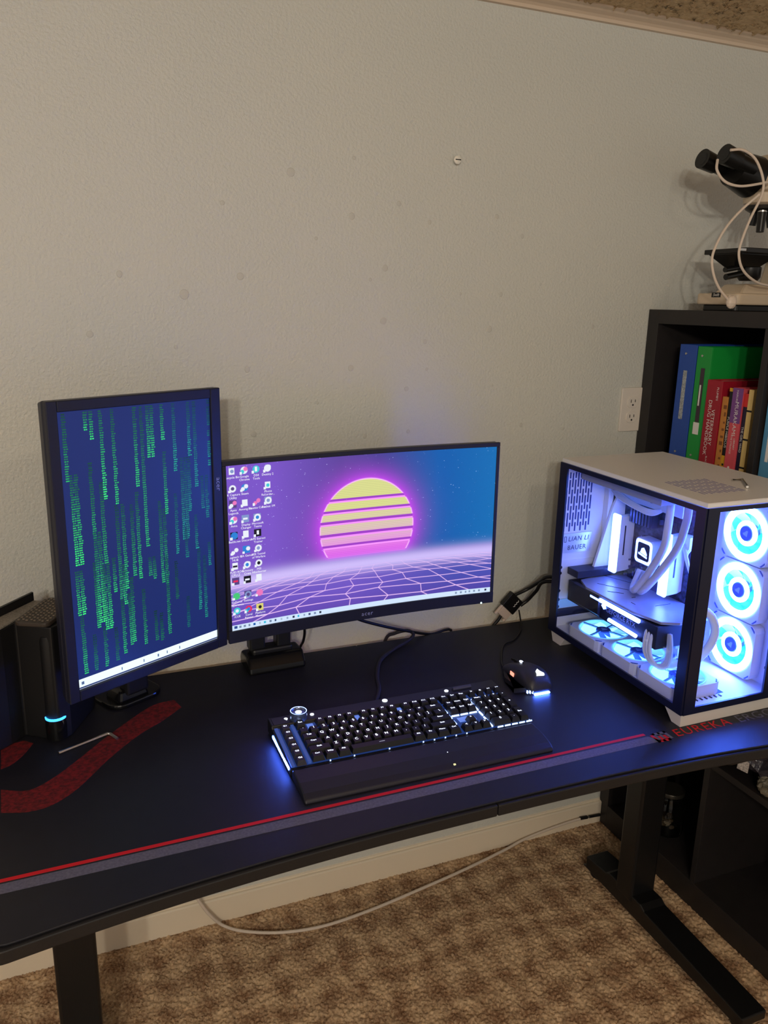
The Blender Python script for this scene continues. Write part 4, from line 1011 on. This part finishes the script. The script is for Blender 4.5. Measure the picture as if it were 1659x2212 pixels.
b3, T = book('thin black and yellow paperback with white title', -.2755, -.2885, .198, S(16, 15, 20), 1.451, .13)
MB().box(1.4504, 1.4512, -.2885, -.2755, FLZ, FLZ+.040).build('yellow_band', mat('band_yellow', S(214, 160, 36), .5), b3, world=T)
MB().box(1.4504, 1.4512, -.2885, -.2755, FLZ+.190, FLZ+.198).build('yellow_band', mat('band_yellow', S(214, 160, 36), .5), b3, world=T)
spine_text(b3, T, 'PURPLE HIBISCUS', .0095, -.2820, FLZ+.095, 1.451, WINK); MB().box(1.4500, 1.4506, -.2845, -.2795, FLZ+.016, FLZ+.021).build('mark', BLACK, b3, world=T)
b4, T = book('pink and purple paperback with large white author name', -.2895, -.3195, .200, S(214, 84, 96), 1.447, .13)
MB().box(1.4464, 1.4472, -.3195, -.2895, FLZ+.120, FLZ+.200).build('purple_band', mat('band_purple', S(120, 70, 140), .5), b4, world=T)
spine_text(b4, T, 'MURAKAMI', .0150, -.306, FLZ+.130, 1.4464, WINK, 1.05, 'author'); spine_text(b4, T, 'HARUKI', .0075, -.304, FLZ+.182, 1.4464, WINK, 1.0, 'author')
spine_text(b4, T, 'THE STRANGE', .0070, -.302, FLZ+.070, 1.447, WINK); spine_text(b4, T, 'LIBRARY', .0070, -.311, FLZ+.072, 1.447, WINK)
MB().lathe([(.0001, 0), (.003, 0), (.003, .0004), (.0001, .0004)], 12, Matrix.Translation((1.447, -.304, FLZ+.016)) @ Matrix.Rotation(rad(-90), 4, 'Y')).build('publisher_mark', WINK, b4, world=T)
b5, T = book('thin dark blue paperback with small white title', -.3205, -.3325, .190, S(30, 26, 52), 1.451, .13)
MB().box(1.4504, 1.4512, -.3325, -.3205, FLZ+.160, FLZ+.190).build('red_band', mat('band_red', S(206, 48, 44), .5), b5, world=T)
spine_text(b5, T, 'THE GIRL WHO', .0085, -.3265, FLZ+.085, 1.451, WINK)
b6, T = book('cream notebook bound with black elastic straps', -.3335, -.3475, .200, S(226, 196, 124), 1.449, .14, name='notebook')
for z in (.020, .085, .150): MB().box(1.4482, 1.4492, -.3477, -.3333, FLZ+z, FLZ+z+.004).build('strap', BLACK, b6, world=T)
FLZ = 1.1275
b7, T = book('light blue hardback in the cube nearer the camera', -.397, -.432, .250, S(84, 148, 190), 1.440, .20)
b7['group'] = 'books in the second cube'
MB().box(1.4394, 1.4402, -.418, -.410, FLZ+.05, FLZ+.19).build('title_print', WINK, b7, world=T)

# ------------------------------------------------------------------ jar and bag on the lower shelves
jp = (1.512, -.192)
jar = thing('glass_jar', 'clear glass screw top jar holding small dark bits inside the bottom cube', 'jar', (jp[0], jp[1], .0715))
JG = mat('jar_glass', (.95, .95, .93), .03, trans=1.0, ior=1.3)
MB().lathe([(.036, 0), (.041, .004), (.042, .020), (.042, .092), (.040, .102), (.033, .110), (.032, .114), (.034, .116), (.034, .119), (.032, .121), (.034, .124), (.034, .127), (.032, .130), (.0305, .130), (.0305, .112), (.0385, .100), (.0400, .020), (.0385, .006), (.0001, .005)], 32).build('body', JG, jar, smooth=True)
MB().lathe([(.0001, .1325), (.035, .1325), (.036, .131), (.036, .122)], 28).build('lid', mat('jar_lid', S(70, 66, 60), .35, .6), jar, smooth=True)
rs3 = random.Random(9)
for q in range(16):
    a, r = rs3.uniform(0, 6.28), rs3.uniform(0, .026)
    MB().ball((r*math.cos(a), r*math.sin(a), .014+rs3.uniform(0, .055)), rs3.uniform(.006, .011), rs3.uniform(.005, .010), rs3.uniform(.004, .008), 8).build('content', mat('jar_bit%d' % (q % 3), (S(90, 74, 56), S(60, 56, 54), S(150, 136, 116))[q % 3], .5), jar)
def lump(name, c, sx, sy, sz, m, parent, T, seed, amp=.16, n=22):
    rs = np.random.default_rng(seed); vs = []; fs = []; mm = n//2
    ph = rs.uniform(0, 6.28, (5, 3)); fr = rs.uniform(2, 6, (5, 3))
    for i in range(mm+1):
        t = PI*i/mm
        for k in range(n):
            a = 2*PI*k/n; d = Vector((math.sin(t)*math.cos(a), math.sin(t)*math.sin(a), -math.cos(t)))
            w_ = 1+amp*sum(math.sin(fr[j][0]*d.x*2+fr[j][1]*d.y*2+fr[j][2]*d.z*2+ph[j][0]) for j in range(5))/2.2
            vs.append((c[0]+sx*d.x*w_, c[1]+sy*d.y*w_, c[2]+sz*d.z*w_))
    for i in range(mm):
        for k in range(n): fs.append((i*n+k, i*n+(k+1) % n, (i+1)*n+(k+1) % n, (i+1)*n+k))
    return MB().add(vs, fs).build(name, m, parent, world=T)
bag = thing('plastic_bag', 'crumpled dark grey plastic bag with a white label in the bookcase', 'bag', (1.50, -.52, .4235)); T = TM(bag)
BAGM = mat('bag_plastic', S(58, 56, 66), .28, bump=(60, .8, .01))
bo = lump('bag', (1.505, -.530, .514), .085, .095, .080, BAGM, bag, T, 2, .12)
lp = at_x(1610, 1651, 1.4195)
MB().box(-.013, .013, -.0010, .0006, -.015, .015, M=frame((lp.x-.006, lp.y, lp.z), (0.25, -1, 0), (-1, -.25, .1)) @ Matrix.Rotation(rad(0), 4, 'X')).build('label', mat('bag_label', S(205, 196, 190), .6, mottle=(260, S(150, 144, 140), .12)), bag, world=T)
lump('bag_corner', (1.442, -.545, .4475), .020, .024, .022, mat('bag_clear', S(112, 106, 92), .25, bump=(120, .8, .006)), bag, T, 5, .16, 20)

# ================================================================== MICROSCOPE on top of the bookcase
CR = mat('microscope_cream', S(200, 182, 158), .4)
MSB = mat('microscope_black', S(18, 17, 16), .35)
mc = thing('microscope', 'cream and black binocular microscope standing on the bookcase', 'microscope', (1.56, -.10, ST)); T = TM(mc)
MB().prism(rrect(1.458, 1.700, -.138, -.030, .012), ST, ST+.014, 'z').build('under_base', MSB, mc, world=T, bevel=.002)
ba = MB().prism(rrect(1.448, 1.715, -.150, -.018, .014), ST+.014, ST+.040, 'z').build('base', CR, mc, world=T, bevel=.004)
MB().taper(1.545, -.084, ST+.039, ST+.062, .13, .090, .085, .070).build('lamp_housing', CR, mc, world=T, bevel=.006)
npt = at_x(1562, 637, 1.4478)
MB().box(1.4474, 1.4482, -.085-.014, -.085+.014, npt.z-.0055, npt.z+.0055).build('name_plate', MSB, mc, world=T)
MB().add(*text_geo('Swift', .0095, shear=.25), M=frame((1.4470, -.085, npt.z), (0, -1, 0), (0, 0, 1))).build('name_text', WINK, mc, world=T)
# arm behind, stage, condenser, knobs
MB().prism([(1.595, ST+.050), (1.660, ST+.050), (1.667, ST+.150), (1.645, ST+.270), (1.595, ST+.330), (1.540, ST+.330), (1.540, ST+.300), (1.595, ST+.270), (1.620, ST+.150)], -.110, -.060, 'y').build('arm', CR, mc, world=T, bevel=.006)
MB().box(1.458, 1.620, -.150, -.020, ST+.128, ST+.139).build('stage', MSB, mc, world=T, bevel=.0015)
MB().taper(1.515, -.085, ST+.100, ST+.128, .050, .06, .12, .10).build('stage_bracket', MSB, mc, world=T, bevel=.003)
MB().lathe([(.020, ST+.070), (.026, ST+.078), (.026, ST+.100), (.018, ST+.106)], 24, Matrix.Translation((1.540, -.085, 0))).build('condenser', MSB, mc, world=T, smooth=True)
for x0, x1, z_, r in ((1.455, 1.515, ST+.092, .006), (1.460, 1.515, ST+.076, .007)):
    MB().cyl((x0, -.095, z_), (x1, -.090, z_+.010), r, 14).build('stage_control', MSB, mc, world=T, smooth=True)
MB().lathe([(.0001, 0), (.020, 0), (.022, .003), (.022, .014), (.012, .016), (.012, .024)], 24, Matrix.Translation((1.605, -.135, ST+.085)) @ Matrix.Rotation(rad(-90), 4, 'X')).build('focus_knob', MSB, mc, world=T, smooth=True)
MB().box(1.435, 1.455, -.1512, -.149, ST+.131, ST+.136).build('stage_clip', STEEL, mc, world=T)
MB().box(1.500, 1.555, -.110, -.060, ST+.137, ST+.141).build('specimen_slide', mat('slide_glass', (.6, .62, .60), .1), mc, world=T)
# nosepiece with objectives, head
MB().lathe([(.030, ST+.235), (.042, ST+.242), (.044, ST+.262), (.036, ST+.268)], 28, Matrix.Translation((1.553, -.085, 0))).build('nosepiece', CR, mc, world=T, smooth=True)
MB().lathe([(.024, ST+.222), (.036, ST+.229), (.038, ST+.236), (.026, ST+.238)], 24, Matrix.Translation((1.553, -.085, 0))).build('turret', MSB, mc, world=T, smooth=True)
for dx, dy, ln in ((-.012, -.014, .048), (.016, -.010, .036), (0, .018, .030)):
    ob_ = MB().cyl((1.553+dx, -.085+dy, ST+.226), (1.553+dx*1.3, -.085+dy*1.3, ST+.226-ln), .0105, 16, .0085).build('objective', MSB, mc, world=T, smooth=True)
    MB().cyl((1.553+dx, -.085+dy, ST+.2275), (1.553+dx, -.085+dy, ST+.222), .0112, 16).build('objective_collar', STEEL, mc, world=T, smooth=True)
MB().prism([(1.515, ST+.266), (1.605, ST+.266), (1.623, ST+.300), (1.615, ST+.345), (1.565, ST+.352), (1.520, ST+.312)], -.125, -.045, 'y').build('head', CR, mc, world=T, bevel=.008, seg=3)
E0, E1 = at_y(1602, 372, -.20), at_y(1522, 333, -.20)
ax = (Vector((E1.x, -.11, E1.z))-Vector((E0.x, -.11, E0.z))); LN = ax.length; ax.normalize()
hb_ = Vector((E0.x, -.085, E0.z))
MB().cyl(hb_+ax*-.034, hb_+ax*.026, .046, 24, .038).build('prism_housing', MSB, mc, world=T, smooth=True)
for s_, off in ((-1, -.033), (1, .033)):
    o_ = hb_+Vector((0, off, 0))+Vector((0, 0, .004))
    et = MB().cyl(o_+ax*.000, o_+ax*.055, .0165, 20).build('eyepiece_tube', MSB, mc, world=T, smooth=True)
    MB().cyl(o_+ax*.050, o_+ax*.090, .0195, 24, .0215).build('eyepiece', MSB, mc, world=T, smooth=True)
    MB().cyl(o_+ax*.0895, o_+ax*.0905, .014, 20).build('eye_lens', GLOSS, mc, world=T)
mc.location.y -= .115
# its white power cord
def pixline(pts, y): return [tuple(at_y(a, b, c if c is not None else y)) for a, b, c in pts]
cd = thing('power_cord', 'white power cord looped around the microscope', 'cord', tuple(at_y(1575, 645, -0.275))); T = TM(cd)
MB().tube(pixline([(1578, 324, -0.265), (1605, 324, -0.270), (1632, 344, -0.275), (1648, 385, -0.280), (1646, 420, -0.280), (1622, 470, -0.280), (1604, 515, -0.280), (1596, 550, -0.280), (1606, 585, -0.280), (1635, 610, -0.275), (1668, 618, -0.270)], 0), .0028, 10).build('cord_loop', WCABLE, cd, world=T, smooth=True)
MB().tube(pixline([(1550, 345, -0.260), (1549, 368, -0.270), (1566, 392, -0.275), (1598, 402, -0.280), (1640, 397, -0.278), (1668, 390, -0.270)], 0), .0028, 10).build('cord_loop', WCABLE, cd, world=T, smooth=True)
MB().tube(pixline([(1640, 420, -0.282), (1600, 455, -0.270), (1568, 492, -0.268), (1547, 530, -0.268), (1538, 560, -0.270), (1542, 595, -0.273), (1555, 625, -0.275), (1575, 650, -0.276)], 0), .0028, 10).build('cord_loop', WCABLE, cd, world=T, smooth=True)
pg = at_y(1580, 652, -0.276)
lump('plug', (pg.x, pg.y, pg.z), .013, .010, .015, WCABLE, cd, T, 8, .06, 14)

# ================================================================== CABLES AND ADAPTER
def cable(name, label, pts, r, m=CABLE, n=10, cat='cable'):
    p0 = Vector(pts[0]); c = thing(name, label, cat, tuple(p0)); MB().tube(pts, r, n).build('cord', m, c, smooth=True, world=TM(c)); return c
def dz(x, y, up): p = at_z(x, y, DZ+up); return tuple(p)
# signal cable from the curved monitor sagging behind the desk edge
cable('monitor_cable', 'black cable sagging from the bottom of the curved monitor to the desk edge',
      [tuple(at_y(x, y, Y)) for x, y, Y in ((752, 1322, -.125), (775, 1338, -.120), (830, 1353, -.100), (885, 1364, -.080), (930, 1370, -.058), (975, 1368, -.040))]+[(.80, -.032, .55)], .0035)
cable('monitor_cable', 'thin black cable hanging beside the black monitor mount',
      [tuple(at_y(x, y, Y)) for x, y, Y in ((652, 1345, -.120), (658, 1362, -.115), (655, 1385, -.095), (646, 1405, -.070))]+[(.455, -.038, .62)], .0030)
kbx = (.320+.212, -.386-.001, DZ+.012)
cable('keyboard_cable', 'braided black cable running from the keyboard back over the desk edge',
      [kbx, dz(819, 1490, .005), dz(815, 1462, .004), dz(821, 1428, .004), dz(848, 1404, .004), dz(880, 1385, .006), tuple(at_y(893, 1371, -.085)), tuple(at_y(880, 1362, -.070)), tuple(at_y(853, 1368, -.052)), tuple(at_y(832, 1384, -.036)), (.685, -.030, .60)], .0042,
      mat('braided_cable', S(34, 32, 46), .6, bump=(900, .5, .001)))
mfront = TM(ms) @ Vector((-.004, .063, .012))
cable('mouse_cable', 'thin black cable curving from the mouse to the desk edge',
      [tuple(mfront), dz(1086, 1440, .006), dz(1084, 1412, .003), dz(1090, 1392, .003), dz(1110, 1383, .003), dz(1124, 1364, .003), dz(1125, 1346, .004), tuple(at_y(1123, 1330, -.056)), tuple(at_y(1121, 1318, -.045))], .0019)
# video adapter hanging between tower and desk edge
pA, pB = at_y(1106, 1302, -.045), at_y(1140, 1262, -.045)
ux = Vector((at_y(1117, 1286, -.045)-at_y(1092, 1315, -.045))).normalized()
pA = Vector(pA)
vx = Vector((ux.z, 0, -ux.x))
ad = thing('video_adapter', 'black video adapter block with a beige plug hanging above the desk edge', 'adapter', tuple(pA))
AM = frame((0, 0, 0), ux, Vector((0, 1, 0)))
def ap(u, v, d): return tuple(ux*u+vx*v+Vector((0, d, 0)))
AM = Matrix(((ux.x, vx.x, 0, 0), (ux.y, vx.y, 1, 0), (ux.z, vx.z, 0, 0), (0, 0, 0, 1)))
MB().box(-.022, .020, -.024, .022, -.008, .008, M=AM).build('body', mat('adapter_black', S(18, 17, 19), .35), ad, bevel=.002)
MB().box(-.022, .020, -.0135, -.0125, -.0086, .0086, M=AM).build('seam', GLOSS, ad)
sq = MB().tube([ap(-.006+.0035*i, .006+(.0015 if i % 2 else -.0015), -.0086) for i in range(7)], .0008, 5); sq.build('mark', WINK, ad)
MB().box(-.044, -.022, -.016, .018, -.006, .006, M=AM).build('plug', mat('plug_beige', S(196, 178, 164), .5), ad, bevel=.0015)
for v in (-.018, .016):
    MB().tube([ap(-.024, v, 0), ap(-.050, v, 0)], .0045, 10, 0).build('thumb_screw', mat('plug_beige', S(196, 178, 164), .5), ad, smooth=True)
MB().tube([ap(-.026, -.018, 0), ap(-.018, -.018, 0)], .0030, 8, 0).build('screw_nut', STEEL, ad)
MB().tube([ap(-.042, .0, 0), ap(-.058, .004, .002), ap(-.085, .006, .006), ap(-.13, .006, .012)], .0042, 10).build('cord', CABLE, ad, smooth=True)
TAD = TM(ad)
def aw(x, y, Y): return at_y(x, y, Y)
MB().tube([pA+Vector(ap(.018, -.010, 0)), aw(1140, 1272, -.05), aw(1165, 1257, -.08), aw(1188, 1246, -.12), (1.150, -.186, .850)], .0046, 10).build('cord', CABLE, ad, smooth=True, world=TAD)
MB().tube([pA+Vector(ap(.010, .026, 0)), aw(1140, 1296, -.05), aw(1158, 1277, -.075), aw(1180, 1256, -.11), (1.165, -.186, .842)], .0046, 10).build('cord', CABLE, ad, smooth=True, world=TAD)
# white cord lying on the carpet
wp = [tuple(at_y(424, 1935, -.03)), tuple(at_y(436, 1955, -.032)), tuple(at_y(456, 1979, -.036)), tuple(at_z(484, 2000, .010)), tuple(at_z(530, 2012, .008)), tuple(at_z(610, 2014, .008)), tuple(at_z(700, 2000, .008)), tuple(at_z(800, 1966, .008)),
      tuple(at_z(900, 1924, .008)), tuple(at_z(1000, 1880, .008)), tuple(at_z(1090, 1836, .009)), tuple(at_y(1130, 1814, -.022)), tuple(at_y(1175, 1795, -.019)), tuple(at_y(1225, 1777, -.019)), tuple(at_y(1256, 1768, -.020))]
wp = [(wp[0][0]-.012, -.028, wp[0][2]+.06)]+wp
wc = thing('network_cord', 'long white cord curving across the carpet under the desk', 'cord', wp[6]); TW = TM(wc)
MB().tube(wp, .0038, 10).build('cord', WCABLE, wc, smooth=True, world=TW)
q0, q1, q2 = Vector(at_y(1253, 1768, -.020)), Vector(at_y(1275, 1764, -.020)), Vector(at_y(1296, 1760, -.020))
MB().cyl(q0, q0.lerp(q2, .35), .0050, 10).build('connector', BLACK, wc, world=TW, smooth=True)
MB().cyl(q0.lerp(q2, .45), q2, .0042, 10).build('connector', BLACK, wc, world=TW, smooth=True)
MB().cyl(q0.lerp(q2, .33), q0.lerp(q2, .47), .0028, 8).build('connector_pin', STEEL, wc, world=TW, smooth=True)
